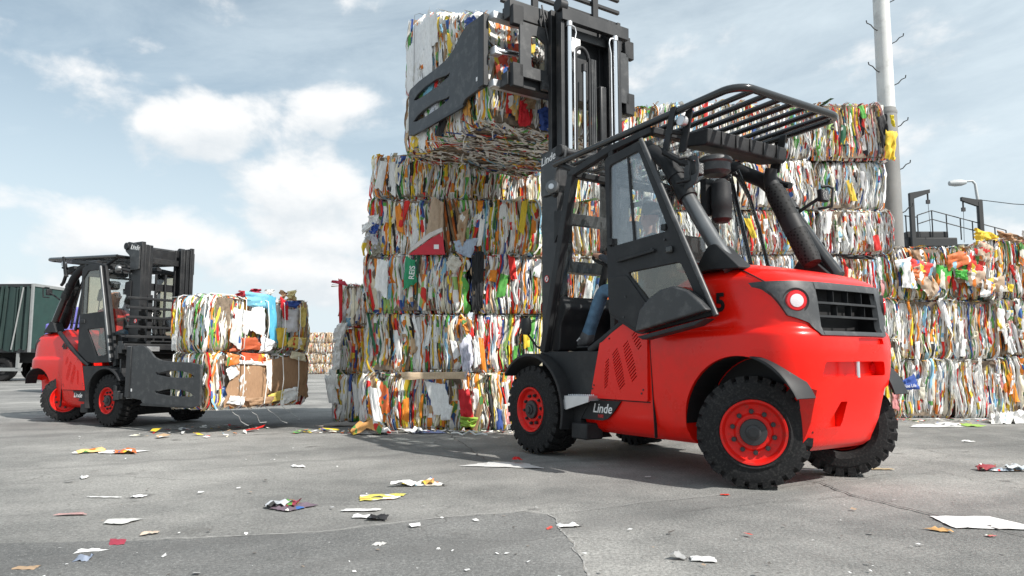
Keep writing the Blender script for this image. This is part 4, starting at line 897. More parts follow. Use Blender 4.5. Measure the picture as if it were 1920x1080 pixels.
# --- tower beside the mast
TZ = [0, .745, 1.525, 2.31, 3.07, 3.68]
tower = {}
TX = [[(-1.93, -.60), (-.55, .62), (.68, 1.85)], [(-1.90, -.57), (-.47, .66), (.72, 1.88)], [(-1.93, -.60), (-.51, .62), (.68, 1.85)], [(-1.92, -.98), (-.95, .40), (.46, 1.70)], [(-1.88, -.62), (-.80, 1.0), None]]
TN = ['leftmost', 'middle', 'hindmost']
for r_ in range(5):
    for c_, span in enumerate(TX[r_]):
        if not span: continue
        x0, x1 = span; yf = 9.50 + [.0, .03, -.02, .02, .06][r_] + .03 * c_
        if r_ == 4 and c_ == 1: yf = 10.60
        dp = 1.10 if not (r_ == 4 and c_ == 1) else .75; rgn = random.Random(100 + r_ * 7 + c_)
        lab = f'mixed paper bale in the tower behind the mast, {ORD[r_]} course, ' + ['at its open corner', 'next to the mast', 'hidden behind the cab'][c_]
        if r_ == 4 and c_ == 1: lab = 'mixed paper bale set back under the lifted load, top course of the tower'
        tower[(r_, c_)] = bale(lab, 'bales in the tower behind the mast', ((x0 + x1) / 2, yf + dp / 2, TZ[r_] + .004), R(rgn.uniform(-1.2, 1.2)), (x1 - x0, dp, TZ[r_ + 1] - TZ[r_] - .012 + (.30 if (r_, c_) == (4, 1) else 0)), 10 + r_ * 5 + c_, PAL, 'FLRT', 10, lean=.05 if (r_, c_) == (3, 0) else rgn.uniform(-.02, .02))
def tw(r_, c_, x, z, d=.06):
    b = tower[(r_, c_)]; p = Matrix.Rotation(-b.rotation_euler.z, 3, 'Z') @ (Vector((x, 0, z)) - Vector(b.location)); return (p.x, -.55 - d, p.z)
def card(parent, pts, r_, c_, d, mt, name='card_box', th=.02):
    P = [tw(r_, c_, x, z, d) for x, z in pts]; y = P[0][1]; return MB().prism([(p[0], p[2]) for p in P], 'y', y, y + th).build(name, mt, parent, 30, .004)
card(tower[(3, 0)], [(-1.53, 2.285), (-1.04, 2.285), (-1.06, 2.40), (-1.075, 2.585), (-1.22, 2.51), (-1.40, 2.38)], 3, 0, .085, mat('red_card', (.52, .012, .03), .5, var=.15, vscale=8, bump=.1, bscale=20))['label'] = 'dark red card box wedge sticking out of the bale'
card(tower[(3, 0)], [(-1.53, 2.295), (-1.40, 2.39), (-1.22, 2.52), (-1.075, 2.595), (-1.08, 2.65), (-1.26, 2.57), (-1.47, 2.40)], 3, 0, .095, mat('grey_card', (.62, .58, .56), .7, var=.15, vscale=8), 'card_flap')
card(tower[(3, 0)], [(-1.19, 2.36), (-1.125, 2.36), (-1.125, 2.42), (-1.19, 2.42)], 3, 0, .088, X['white'], 'sticker', .002)
flap(tower[(3, 0)], 'card_sheet', tw(3, 0, -1.16, 2.78, .08), .20, .40, (.46, .34, .24), .1, -8, amp=.02, seed=9)
flap(tower[(3, 1)], 'card_sheet', tw(3, 1, -.62, 2.40, .07), .26, .20, (.42, .50, .62), .2, 0, amp=.02, seed=12)
flap(tower[(3, 1)], 'card_sheet', tw(3, 1, -.66, 2.68, .075), .12, .42, (.48, .34, .22), .1, -12, amp=.03, seed=13)
for k in range(9):
    flap(tower[(3, 1)], 'card_sheet', tw(3, 1, -.93 + .032 * k, 2.70 + .02 * math.sin(k), .065), .035, .62, [BLK, (.20, .13, .07), (.5, .14, .03)][k % 3], .5 if k % 3 == 2 else .0, 6 + k, amp=.02, seed=30 + k)
flap(tower[(0, 0)], 'card_sheet', tw(0, 0, -1.155, .71, .14), .78, .095, (.58, .44, .30), .0, .5, amp=.008, seed=3, label='folded brown card strip', cut_=.08)
flap(tower[(0, 0)], 'paper_sheet', tw(0, 0, -1.085, .42, .09), .26, .30, WHT, .0, 5, amp=.008, seed=8)
flap(tower[(0, 0)], 'paper_sheet', tw(0, 0, -.98, .25, .09), .16, .20, WHT, .0, -6, amp=.012, seed=18)
flap(tower[(0, 0)], 'paper_sheet', tw(0, 0, -.72, .36, .08), .16, .40, RED_, .0, 10, amp=.02, seed=28)
flap(tower[(0, 0)], 'paper_sheet', tw(0, 0, -.70, .12, .085), .18, .16, (.30, .46, .07), .2, 4, amp=.03, seed=29)
flap(tower[(0, 0)], 'paper_sheet', tw(0, 0, -1.78, .42, .09), .17, .48, (.72, .16, .05), .75, 6, amp=.02, seed=38)
flap(tower[(0, 0)], 'paper_sheet', tw(0, 0, -1.90, .36, .10), .13, .55, WHT, .0, 12, amp=.02, seed=39)
flap(tower[(1, 0)], 'plastic_bag', tw(1, 0, -.69, .98, .10), .20, .44, LIL, .05, 6, amp=.035, seed=40, label='pale lilac bag')
flap(tower[(1, 0)], 'paper_sheet', tw(1, 0, -.56, 1.02, .09), .07, .34, WHT, .0, 3, amp=.015, seed=41)
flap(tower[(1, 0)], 'paper_sheet', tw(1, 0, -.66, 1.36, .07), .15, .34, (.70, .26, .05), .7, 10, amp=.02, seed=44)
gb = flap(tower[(2, 0)], 'plastic_bag', tw(2, 0, -1.41, 2.04, .09), .17, .34, GRN, .0, 4, amp=.02, seed=42, label='green rice bag')
text('REIS', .10, X['white'], tower[(2, 0)], tw(2, 0, -1.40, 2.04, .125), (.08, 0, 1), (-1, 0, .08), 'bag_lettering', bold=.001)
for k in range(3): flap(tower[(2, 0)], 'gap_strip', tw(2, 0, -.60 + .045 * k, 1.92, .01 + .006 * k), .07, .74, BLK, .0, 1 - k, amp=.02, seed=50 + k, cut_=.1)  # black upright strips colour the gap between the columns dark
for r_, z_ in ((0, .37), (1, 1.13), (2, 1.92), (3, 2.69)): flap(tower[(r_, 0)], 'gap_shade_sheet', tw(r_, 0, (TX[r_][0][1] + TX[r_][1][0]) / 2, z_, -.22), .24, .76, BLK, .0, 0, amp=.02, seed=90 + r_, cut_=.04)  # black sheets added so the gaps look deep and dark, not sky-bright
flap(tower[(2, 0)], 'card_sheet', tw(2, 0, -.86, 2.16, .10), .20, .18, (.62, .58, .50), .3, -38, amp=.02, seed=61)
flap(tower[(2, 0)], 'paper_sheet', tw(2, 0, -1.80, 2.0, .09), .16, .58, WHT, .0, 3, amp=.02, seed=62)
for k, (x, z, w, h, c, a) in enumerate([(-1.98, 2.74, .12, .14, WHT, 10), (-2.10, 2.68, .22, .10, WHT, 30), (-2.0, 2.62, .10, .16, BLU, -20), (-1.97, 2.46, .10, .22, (.5, .5, .55), 12), (-2.04, 2.55, .12, .10, GRY, -30), (-1.96, 2.36, .12, .12, (.30, .28, .22), 20)]):
    flap(tower[(3, 0)], 'paper_sheet', tw(3, 0, x, z, .04), w, h, c, .0, a, amp=.03, seed=70 + k, curl=.06)
# --- lower stack behind the tower
BZ = [0, .70, 1.40, 2.05]
for r_ in range(3):
    b = bale(f'mixed paper bale in the low stack behind the tower, {["bottom", "middle", "top"][r_]} one', 'bales in the low stack', (-2.02 + .02 * r_, 11.36 + .02 * r_, BZ[r_] + .004), R(2), (1.22, 1.1, BZ[r_ + 1] - BZ[r_] - .012), 300 + r_, PAL, 'FLRT', 12)
    if r_ == 2:
        flap(b, 'card_sheet', (-.60, -.60, .36), .08, .62, RED_, .0, 2, seed=2, label='red card strip on the corner'); flap(b, 'card_sheet', (-.66, -.62, .66), .24, .06, (.5, .04, .08), .0, -12, seed=5)
    if r_ == 1:
        for k in range(5): flap(b, 'paper_sheet', (-.58 - .02 * k, -.60 - .02 * k, .58 - .20 * k), .12, .30, WHT, .0, 6 * k - 10, amp=.03, seed=90 + k)
# --- wall behind the cab
CZ = [0, .60, 1.24, 1.87, 2.59, 3.31, 4.11, 5.02]
CX = [1.15, 2.40, 3.62, 4.86, 6.04]
for r_ in range(7):
    for c_ in range(4):
        rgn = random.Random(500 + r_ * 9 + c_); sh_ = rgn.uniform(-.05, .05)
        x0, x1 = CX[c_] + .02, CX[c_ + 1] - .02; nth = ['next to the pole', 'second from the pole', 'third from the pole', 'fourth from the pole'][3 - c_]
        b = bale(f'paper bale in the wall behind the cab, {ORD[r_]} course, {nth}', 'bales in the wall behind the cab', ((x0 + x1) / 2 + (.05 if c_ == 3 and r_ < 5 else 0), 11.40 + .55 + sh_, CZ[r_] + .004), R(rgn.uniform(-1, 1)), (x1 - x0, 1.1, CZ[r_ + 1] - CZ[r_] - .012 + (rgn.uniform(-.05, .10) if r_ == 6 else 0)), 600 + r_ * 5 + c_, PAL_WHITE if (r_ + c_) % 3 else PAL, 'FLRT' if r_ == 6 or c_ == 3 else 'F', 9, lean=rgn.uniform(-.02, .02))
        if (r_, c_) == (6, 3):
            flap(b, 'plastic_bag', (.50, -.62, .50), .12, .60, BLK, .0, 3, amp=.03, seed=3); flap(b, 'plastic_bag', (.60, -.64, .19), .15, .36, YEL, .3, -2, amp=.03, seed=4, label='yellow bag hanging at the corner'); flap(b, 'plastic_bag', (.62, -.66, .60), .06, .18, (.8, .66, .05), .0, 8, amp=.03, seed=6)
        if (r_, c_) == (3, 3): flap(b, 'plastic_bag', (.0, -.60, .66), .5, .05, BLK, .0, -2, amp=.02, seed=8)
# --- stacks on the far side
DZ = [0, .93, 1.87, 2.72]
for r_ in range(3):
    for c_, (x0, x1) in enumerate(((6.10, 6.95), (6.97, 7.72))):
        b = bale(f'paper bale right of the pole foot, {["bottom", "middle", "top"][r_]} course, ' + ['nearer the forklift', 'farther from the forklift'][c_], 'bales right of the pole foot', ((x0 + x1) / 2, 11.50 + .5, DZ[r_] + .004), R([1, -1, 1][r_]), (x1 - x0, 1.0, DZ[r_ + 1] - DZ[r_] - .012), 700 + r_ * 3 + c_, PAL_WHITE if r_ == 0 else PAL, 'FLRT', 8 if r_ < 2 else 16)
        if r_ == 0 and c_ == 0:
            flap(b, 'plastic_bag', (-.36, -.59, .52), .26, .22, BLU, .0, 4, amp=.02, seed=5, label='blue printed bag'); text('Fine Life', .07, X['white'], b, (-.34, -.63, .50), (1, 0, .1), (-.1, 0, 1), 'bag_lettering', narrow=.8)
        if r_ == 2:
            for k in range(10):
                q = random.Random(40 + k + c_ * 20); col = [CRD, (.06, .34, .04), (.42, .30, .20), WHT, (.66, .05, .04), (.46, .34, .25), (.06, .36, .05), (.60, .16, .05), (.5, .38, .28), WHT][k]
                flap(b, 'card_sheet', (q.uniform(-.34, .34), -.56 - .012 * k, q.uniform(.12, .74)), q.uniform(.18, .32), q.uniform(.18, .34), col, .62, q.uniform(-20, 20), amp=.024, seed=k + c_ * 30, k=8)
for r_ in range(3):
    b = bale(f'loose ragged paper bale at the far right end, {["bottom", "middle", "top"][r_]} one', 'bales at the far right end', (8.85, 12.25, r_ * .96 + .004), R(-9), (2.1, 1.2, .95), 800 + r_, PAL, 'FLRT', 40)
    if r_ == 2:
        for k in range(5): flap(b, 'card_sheet', (-.9 + .35 * k, -.5, .97), .4, .24, [YEL, CRD, WHT, CRD, YEL][k], .3, 8 * k - 16, amp=.05, seed=k)
# --- far wall of bales across the yard
for r_ in range(4):
    for c_ in range(4):
        bale(f'distant brown and white bale across the yard, {ORD[r_]} course, {["leftmost", "second", "third", "rightmost"][c_]} in its row', 'distant bales across the yard', (-13.1 + c_ * 1.12, 45.6, r_ * .64 + .004), 0, (1.10, 1.1, .625), 900 + r_ * 4 + c_, PAL_BROWN, 'FRT', 10, wmul=2.2, seg=6, nstrap=0)

# ------------------------------------------------------------------ trucks in place
RT = (.8635, 7.6394, 2.163); LT = (-5.17, 10.56, -.536); LS = .83
make_forklift('large red forklift with its door open, lifting two bales beside the tower', (RT[0], RT[1], 0), RT[2], 1.0, 3.35, 1.64, 1, (1.0, -1.0), 38, '5', -2.255, True)
make_forklift('red forklift carrying two bales low near the green trailer', (LT[0], LT[1], 0), LT[2], LS, 0.0, 0.0, 0, (1.20, -.84), 42, '43', -2.30, True, .68)
def tw_(pose, p, sc=1.0):
    c, s = math.cos(pose[2]), math.sin(pose[2]); return (pose[0] + (c * p[0] - s * p[1]) * sc, pose[1] + (s * p[0] + c * p[1]) * sc, p[2] * sc)
# lifted load
l0 = bale('lower of the two bales gripped high by the large forklift', 'bales held in clamps', tw_(RT, (1.68, 0, 3.53)), RT[2], (1.92, 1.88, .86), 21, PAL, 'KLRFB', 12, under=520)
l1 = bale('upper of the two bales gripped high by the large forklift', 'bales held in clamps', tw_(RT, (1.70, 0, 4.39)), RT[2], (1.96, 1.88, 1.02), 22, PAL_WHITE, 'KLRFT', 8)
for ch in l1.children:      # the upper bale sags towards the mast
    for v in ch.data.vertices: v.co.z *= .40 + .60 * min(1, max(0, (v.co.x + .90) / 1.45)) - (.08 if v.co.x > .9 else 0)
for k, (x, z, w, h, c, a) in enumerate([(.84, .36, .26, .70, (.84, .84, .84), 2), (.62, .42, .30, .80, (.80, .80, .81), -2), (.38, .48, .28, .84, (.84, .84, .84), 4), (.16, .62, .20, .42, WHT, 6)]):
    flap(l1, 'card_box_side', (x, .945 + .008 * k, z), w, h, c, .0, a, (0, 1, 0), (-1, 0, 0), .016, seed=k + 3, cut_=.10)
for k, (x, z, w, h, c, p_, a) in enumerate([(.86, .74, .20, .52, WHT, 0, 2), (.80, .35, .20, .50, (.70, .72, .74), 0, -4), (.72, .20, .30, .24, YEL, 0, 24), (.50, .22, .30, .26, WHT, 0, -30), (.30, .30, .26, .30, GRN, .7, 30), (.12, .34, .22, .36, (.7, .72, .74), 0, 6), (-.06, .28, .16, .40, BLK, .3, -32), (-.22, .35, .18, .36, BLU, .2, 10), (-.60, .30, .16, .34, (.62, .30, .06), 0, 5), (.60, .62, .34, .14, (.16, .40, .12), .3, 28), (.30, .70, .30, .13, TEAL, 0, 28), (.20, .48, .34, .14, (.62, .66, .74), 0, 28)]):
    flap(l0, 'card_sheet', (x, .935 + .0025 * k, z), w, h, c, p_, a, (0, 1, 0), (-1, 0, 0), .02, seed=k + 60)
for k, (y, z, w, h, c, p_) in enumerate([(.55, .30, .16, .36, (.70, .46, .16), .1), (.30, .40, .15, .40, (.36, .24, .14), 0), (.42, .14, .14, .28, RED_, 0), (.12, .18, .2, .22, BLU, .2), (.70, .62, .2, .34, (.60, .10, .06), .75), (.45, .72, .22, .40, (.68, .10, .05), .75)]):
    flap(l0, 'card_sheet', (-.97 - .006 * k, y, z), w, h, c, p_, 4 * k - 8, (-1, 0, 0), (0, -1, 0), .03, seed=k + 80)
for k in range(4):
    flap(l1, 'card_sheet', (-.97 - .006 * k, .72 - .16 * k, .20 + .04 * (k % 2)), .15, .42, (.76, .60, .50) if k % 2 else (.80, .72, .62), .82, 2 * k - 3, (-1, 0, 0), (0, -1, 0), .01, seed=k + 120)
flap(l1, 'plastic_bag', (-.70, .90, .40), .30, .12, (.06, .12, .42), .1, 4, (0, 1, 0), (-1, 0, 0), .05, seed=77)
for k in range(8):
    q = random.Random(k); x = -.8 + .22 * k; y = q.uniform(-.2, .85)
    MB().tube([(x, y, .0), (x + .02, y + .02, -.06), (x + q.uniform(-.06, .06), y, -.13), (x + q.uniform(-.1, .1), y + .04, -.10 - .08 * q.random())], .006, 4).build('loose_strap', X['strap'], l0, 60)
X['loose'] = mat('grey_strap', (.45, .45, .44), .6)
# carried load
m0 = bale('lower of the two bales carried low by the forklift near the trailer', 'bales held in clamps', tw_(LT, (2.03, .19, .36), LS), LT[2], (.98 * LS, 1.90 * LS, .84 * LS), 31, PAL, 'FRLKB', 7, under=60, strap='strap')
m1 = bale('upper of the two bales carried low by the forklift near the trailer', 'bales held in clamps', tw_(LT, (2.03, .19, 1.215), LS), LT[2], (.98 * LS, 1.90 * LS, .86 * LS), 32, PAL, 'FRLKT', 7, strap='strap')
hx = .98 * LS / 2 + .03
for k, (y, z, w, h, c, p_, a) in enumerate([(-.25, .34, .60, .54, CRD, 0, 2), (.38, .38, .58, .52, CRD, 0, -2), (.66, .38, .22, .52, (.30, .18, .10), 0, 0), (-.20, .64, .44, .11, (.60, .10, .04), .6, -4), (-.20, .57, .46, .06, WHT, 0, -3), (.06, .40, .08, .34, WHT, .1, 4), (-.52, .46, .20, .16, WHT, 0, 30), (-.45, .10, .22, .10, WHT, .2, -6), (.18, .12, .34, .14, (.66, .52, .12), .1, 14), (.42, .13, .32, .18, WHT, .1, 6), (-.10, .09, .40, .10, (.32, .20, .12), 0, 0), (.5, .66, .3, .10, (.66, .60, .44), .2, -6), (-.56, .62, .18, .14, (.6, .2, .06), .6, 0)]):
    flap(m0, 'card_sheet', (hx + .008 + .006 * k, y, z), w, h, c, p_, a, (1, 0, 0), (0, 1, 0), .016, seed=k + 140, cut_=.25)
for k, (y, z, w, h, c, p_, a) in enumerate([(-.37, .44, .26, .36, WHT, 0, -6), (-.12, .40, .32, .44, WHT, 0, 1), (.40, .40, .24, .40, (.70, .70, .74), 0, 2), (-.14, .66, .40, .18, TEAL, 0, 0), (.10, .44, .14, .50, (.10, .42, .62), 0, 6), (-.30, .10, .44, .16, (.46, .10, .04), .0, 6), (.0, .10, .26, .20, (.7, .7, .72), 0, -10), (.24, .18, .13, .26, (.74, .50, .06), .2, 8), (.26, .56, .10, .34, RED_, .4, 6), (.40, .66, .26, .10, BLU, .4, -4), (.60, .52, .14, .34, (.66, .52, .16), .5, -6), (.52, .14, .26, .14, (.66, .50, .14), .4, -8), (-.52, .26, .16, .40, (.6, .62, .6), .4, 4)]):
    flap(m1, 'card_sheet', (hx + .008 + .006 * k, y, z), w, h, c, p_, a, (1, 0, 0), (0, 1, 0), .02, seed=k + 170)
for k, (y, w, c) in enumerate([(-.30, .12, (.45, .04, .06)), (-.12, .18, (.35, .04, .07)), (.10, .14, WHT), (.35, .12, CRD), (.55, .14, (.7, .6, .3))]):
    flap(m1, 'card_sheet', (hx - .10, y, .76 + .02 * k % .05), w, .12, c, .1, 14 * (k % 3) - 10, (1, 0, 0), (0, 1, 0), .05, seed=k + 200)
for b_, H_ in ((m0, .84 * LS), (m1, .86 * LS)):
    for k, y in enumerate((-.40, -.05, .22, .50)):
        MB().tube([(hx - .06, y, H_ + .0), (hx + .085, y + .01, H_ - .05), (hx + .105, y + .02 * math.sin(k), H_ * .5), (hx + .09, y - .01, .05), (hx - .05, y, -.01)], .0065, 4).build('strap', X['strap'], b_, 60)
for k in range(4):
    q = random.Random(k + 3); y = -.45 + .28 * k
    MB().tube([(hx - .1, y, .0), (hx - .04, y + .04, -.07), (hx - .02, y + .09, -.10), (hx + q.uniform(-.1, .1), y + .15, -.17), (hx + .02, y + q.uniform(.1, .2), -.20), (hx + .05, y + q.uniform(.12, .3), -.19 - .05 * q.random())], .0035, 4).build('loose_strap', X['loose'], m0, 60)

# ------------------------------------------------------------------ people
def person(name, label, J, E_, parts, mats, hair):
    me = bpy.data.meshes.new(name); keys = list(J); idx = {k: i for i, k in enumerate(keys)}
    me.from_pydata([J[k][0] for k in keys], [(idx[a], idx[b]) for a, b in E_], [])
    o = bpy.data.objects.new(name, me); COL.objects.link(o)
    o.modifiers.new('skin', 'SKIN')
    sv = me.skin_vertices[0].data
    for k in keys: r_ = J[k][1]; sv[idx[k]].radius = r_ if isinstance(r_, tuple) else (r_, r_)
    sv[idx['pelvis']].use_root = True
    sd = o.modifiers.new('sub', 'SUBSURF'); sd.levels = 2; sd.render_levels = 2
    dg = bpy.context.evaluated_depsgraph_get(); dg.update(); m2 = bpy.data.meshes.new_from_object(o.evaluated_get(dg)); o.modifiers.clear(); o.data = m2
    for m in mats: m2.materials.append(m)
    segs = [(Vector(J[a][0]), Vector(J[b][0]), J[b][2] if J[a][2] != J[b][2] else J[a][2]) for a, b in E_]
    def near(p):
        best = (9, 0)
        for a, b, t in segs:
            ab = b - a; u = max(0, min(1, (p - a).dot(ab) / max(1e-9, ab.length_squared))); d = (p - a - ab * u).length
            if d < best[0]: best = (d, t)
        return best[1]
    for f in m2.polygons: f.material_index = near(f.center); f.use_smooth = True
    tag(o, label, 'person'); return o
X['skin'] = mat('skin', (.50, .27, .19), .5, var=.08, vscale=20); X['jeans'] = mat('denim', (.10, .19, .29), .85, var=.3, vscale=14, bump=.25, bscale=160); X['shoe'] = mat('shoe', (.13, .13, .135), .6, var=.3, vscale=30); X['shirt'] = mat('dark_jacket', (.05, .055, .065), .85, var=.2); X['redshirt'] = mat('red_jacket', (.62, .04, .03), .8, var=.12, bump=.2, bscale=30); X['hair'] = mat('grey_hair', (.06, .05, .045), .8)
def seated(hip, y, floor, face, s=1.0, hands=((-.36, .27, 1.95), (-.36, -.03, 1.95)), knees=None, feet=None):
    x, z = hip; h = {}
    def q(dx, dy, dz): return (x + dx * s, y + dy * s, z + dz * s)
    h['pelvis'] = (q(0, 0, 0), (.15 * s, .12 * s), 1); h['waist'] = (q(-.03, 0, .18), (.14 * s, .11 * s), 0); h['chest'] = (q(-.02, 0, .40), (.165 * s, .12 * s), 0); h['neck'] = (q(.0, 0, .56), .058 * s, 0); h['neck2'] = (q(.02, 0, .62), .055 * s, 2); h['jaw'] = (q(.05, 0, .68), .072 * s, 2); h['skull'] = (q(.03, 0, .76), .094 * s, 2); h['crown'] = (q(.02, 0, .82), .076 * s, 2)
    e = [('pelvis', 'waist'), ('waist', 'chest'), ('chest', 'neck'), ('neck', 'neck2'), ('neck2', 'jaw'), ('jaw', 'skull'), ('skull', 'crown')]
    for sd, n in ((1, 'l'), (-1, 'r')):
        hd = Vector(hands[0] if sd > 0 else hands[1]); sh = Vector(q(-.01, sd * .19, .47)); el = (sh + hd) / 2 + Vector((-.02, sd * .06, -.14)) * s; wr = hd + (el - hd).normalized() * .09 * s
        h['sh' + n] = (tuple(sh), .066 * s, 0); h['el' + n] = (tuple(el), .048 * s, 0); h['wr' + n] = (tuple(wr), .034 * s, 0); h['hand' + n] = (tuple(hd), (.040 * s, .026 * s), 2)
        e += [('chest', 'sh' + n), ('sh' + n, 'el' + n), ('el' + n, 'wr' + n), ('wr' + n, 'hand' + n)]
        fd = (hd - wr).normalized(); sv = fd.cross(Vector((0, 0, 1))).normalized()
        for f in range(4):
            b0 = hd + sv * (.027 - .018 * f) * s + fd * .02 * s; b1 = b0 + (fd * .035 + Vector((0, 0, -.012))) * s; b2 = b1 + (fd * .006 + Vector((0, 0, -.032))) * s
            h[f'f{f}a{n}'] = (tuple(b1), .0095 * s, 2); h[f'f{f}b{n}'] = (tuple(b2), .008 * s, 2); e += [('hand' + n, f'f{f}a{n}'), (f'f{f}a{n}', f'f{f}b{n}')]
        t1 = hd + sv * .045 * s * sd + fd * .015 * s; h['th' + n] = (tuple(t1), .010 * s, 2); h['tb' + n] = (tuple(t1 + fd * .03 * s - Vector((0, 0, .02 * s))), .009 * s, 2); e += [('hand' + n, 'th' + n), ('th' + n, 'tb' + n)]
        kn = Vector(knees[0] if sd > 0 else knees[1]); an = Vector(feet[0] if sd > 0 else feet[1])
        h['hp' + n] = (q(.06, sd * .11, -.01), .098 * s, 1); h['kn' + n] = (tuple(kn), .075 * s, 1); h['cf' + n] = (tuple(kn.lerp(an, .45)), .068 * s, 1); h['hem' + n] = (tuple(kn.lerp(an, .86)), .066 * s, 1); h['an' + n] = (tuple(an), .043 * s, 3); h['ball' + n] = (tuple(an + Vector((.11, .01 * sd, -.045)) * s), (.046 * s, .038 * s), 3); h['toe' + n] = (tuple(an + Vector((.19, .015 * sd, -.055)) * s), (.038 * s, .026 * s), 3); h['heel' + n] = (tuple(an + Vector((-.045, 0, -.045)) * s), .036 * s, 3)
        e += [('pelvis', 'hp' + n), ('hp' + n, 'kn' + n), ('kn' + n, 'cf' + n), ('cf' + n, 'hem' + n), ('hem' + n, 'an' + n), ('an' + n, 'ball' + n), ('ball' + n, 'toe' + n), ('an' + n, 'heel' + n)]
    return h, e
def face_parts(o, skull, s, turn=0.0, haircol=None):
    Rz = Matrix.Rotation(R(turn), 3, 'Z'); c = Vector(skull)
    def w(p): return c + Rz @ (Vector(p) * s)
    for sd in (1, -1):
        MB().lathe([(.001, .013), (.009, .009), (.0125, 0), (.009, -.009), (.001, -.013)], w((.083, sd * .034, -.005)), (0, 0, 1), 10).build('eye', X['numberblack'], o, 60)
        MB().lathe([(.001, .03), (.012, .022), (.017, 0), (.012, -.022), (.001, -.032)], w((-.005, sd * .094, -.02)), (0, .2 * sd, 1), 10).build('ear', X['skin'], o, 60)
        MB().tube([w((.088, sd * .017, .022)), w((.086, sd * .05, .025))], .006 * s, 6).build('eyebrow', X['hair'], o, 60)
    MB().tube([w((.086, 0, .008)), w((.108, 0, -.032)), w((.094, 0, -.043))], [.008 * s, .015 * s, .008 * s], 8).build('nose', X['skin'], o, 60)
    MB().tube([w((.088, .026, -.073)), w((.094, 0, -.07)), w((.088, -.026, -.073))], .006 * s, 6).build('mouth', mat('lips', (.34, .12, .10), .5), o, 60)
    if haircol is False: return
    mb = MB(); vs = []; n, k = 18, 7
    for i in range(k + 1):
        ph = R(88 - i * 15)
        for j in range(n):
            th = 2 * math.pi * j / n; rr = .105 + .004 * math.sin(5 * th + i)
            p = Vector((math.cos(ph) * math.cos(th) * rr - .012, math.cos(ph) * math.sin(th) * rr, math.sin(ph) * (rr + .010) + .022))
            if p.x > .03 and p.z < .085: p = p * .86
            vs.append(w(p))
    mb.add(vs, [(i * n + j, i * n + (j + 1) % n, (i + 1) * n + (j + 1) % n, (i + 1) * n + j) for i in range(k) for j in range(n)] + [tuple(range(n))]); mb.build('hair', X['hair'], o, 60)
h, e = seated((-.98, 1.52), .10, 1.0, 0, 1.0, ((-.34, .235, 1.965), (-.36, -.02, 1.95)), ((-.50, .30, 1.60), (-.48, -.08, 1.60)), ((-.27, .33, 1.115), (-.22, -.10, 1.115)))
p1 = person('person', 'driver in blue jeans and dark trainers seated in the large forklift', h, e, None, [X['shirt'], X['jeans'], X['skin'], X['shoe']], None)
face_parts(p1, h['skull'][0], 1.0)
p1.location = (RT[0], RT[1], 0); p1.rotation_euler = (0, 0, RT[2])
for (dx, dz) in ((.03, -.005), (.075, -.025)):
    a = Vector(h['anl'][0]) + Vector((dx, .04, dz)); MB().tube([a + Vector((0, -.07, .035)), a + Vector((0, -.02, .045)), a + Vector((.01, .015, .01))], .009, 6).build('shoe_stripe', X['white'], p1, 60)
MB().prism([(h['anl'][0][0] - .085, 1.03), (h['anl'][0][0] + .20, 1.028), (h['anl'][0][0] + .235, 1.045), (h['anl'][0][0] - .085, 1.052)], 'y', .285, .385).build('shoe_sole', X['greysteel'], p1, 30, .008)
h, e = seated((-1.08, 1.42), -.16, 1.0, 0, 1.10, ((-.54, .06, 1.88), (-.56, -.28, 1.82)), ((-.46, .06, 1.58), (-.46, -.30, 1.58)), ((-.30, .06, 1.12), (-.30, -.32, 1.12)))
p2 = person('person', 'bald driver in a red jacket steering the forklift near the green trailer', h, e, None, [X['redshirt'], X['jeans'], X['skin'], X['shoe']], None)
face_parts(p2, h['skull'][0], 1.08, -8, False)
p2.location = (LT[0], LT[1], 0); p2.rotation_euler = (0, 0, LT[2]); p2.scale = (LS,) * 3

# ------------------------------------------------------------------ pole, platform, lamp, trailer
X['polewhite'] = mat('pole_white', (.60, .61, .60), .6, var=.10, vscale=3, dirt=(.33, .33, .32), dscale=5, damt=.6); X['polegrey'] = mat('pole_grey', (.20, .20, .195), .7, var=.12, vscale=3)
X['platform'] = mat('platform_black', (.02, .022, .024), .6, var=.2)
pl = empty('floodlight_pole', (6.92, 13.0, 0)); tag(pl, 'tall white and grey pole with climbing hooks behind the paper wall', 'pole')
MB().lathe([(.18, 0), (.168, 5.42), (.155, 5.52), (.0, 5.52)], (0, 0, 0), (0, 0, 1), 28).build('lower_section', X['polegrey'], pl, 40)
MB().lathe([(.148, 5.515), (.125, 12.0), (.0, 12.02)], (0, 0, 0), (0, 0, 1), 28).build('upper_section', X['polewhite'], pl, 40)
MB().lathe([(.170, 5.40), (.178, 5.43), (.170, 5.47)], (0, 0, 0), (0, 0, 1), 28).build('collar', X['polegrey'], pl, 40)
for k in range(7):
    for s in (1, -1):
        z = 3.55 + k * .80 + (.25 if s < 0 else 0); r_ = .16
        MB().tube([(s * (r_ - .03), -.06, z), (s * (r_ + .04), -.08, z + .03), (s * (r_ + .10), -.085, z + .10), (s * (r_ + .17), -.09, z + .13), (s * (r_ + .18), -.09, z + .18)], .010, 6).build('step_hook', X['platform'], pl, 60)
pf = empty('loading_platform', (15.6, 26.0, 0)); tag(pf, 'dark raised loading platform with railings behind the paper stacks', 'platform')
MB().mm((-1.35, -.2, 4.95), (.45, 1.4, 5.28)).mm((-1.30, -.1, 5.28), (.2, 1.3, 5.52)).build('deck', X['platform'], pf, 30, .03)
MB().mm((.45, -.1, 4.9), (2.6, 1.2, 5.05)).build('walkway', X['platform'], pf, 30)
for (x, y) in ((-1.2, 0), (.2, 0), (2.4, 0), (-1.2, 1.2), (2.4, 1.2)): MB().mm((x - .09, y - .09, 0), (x + .09, y + .09, 4.95)).build('leg', X['platform'], pf, 0)
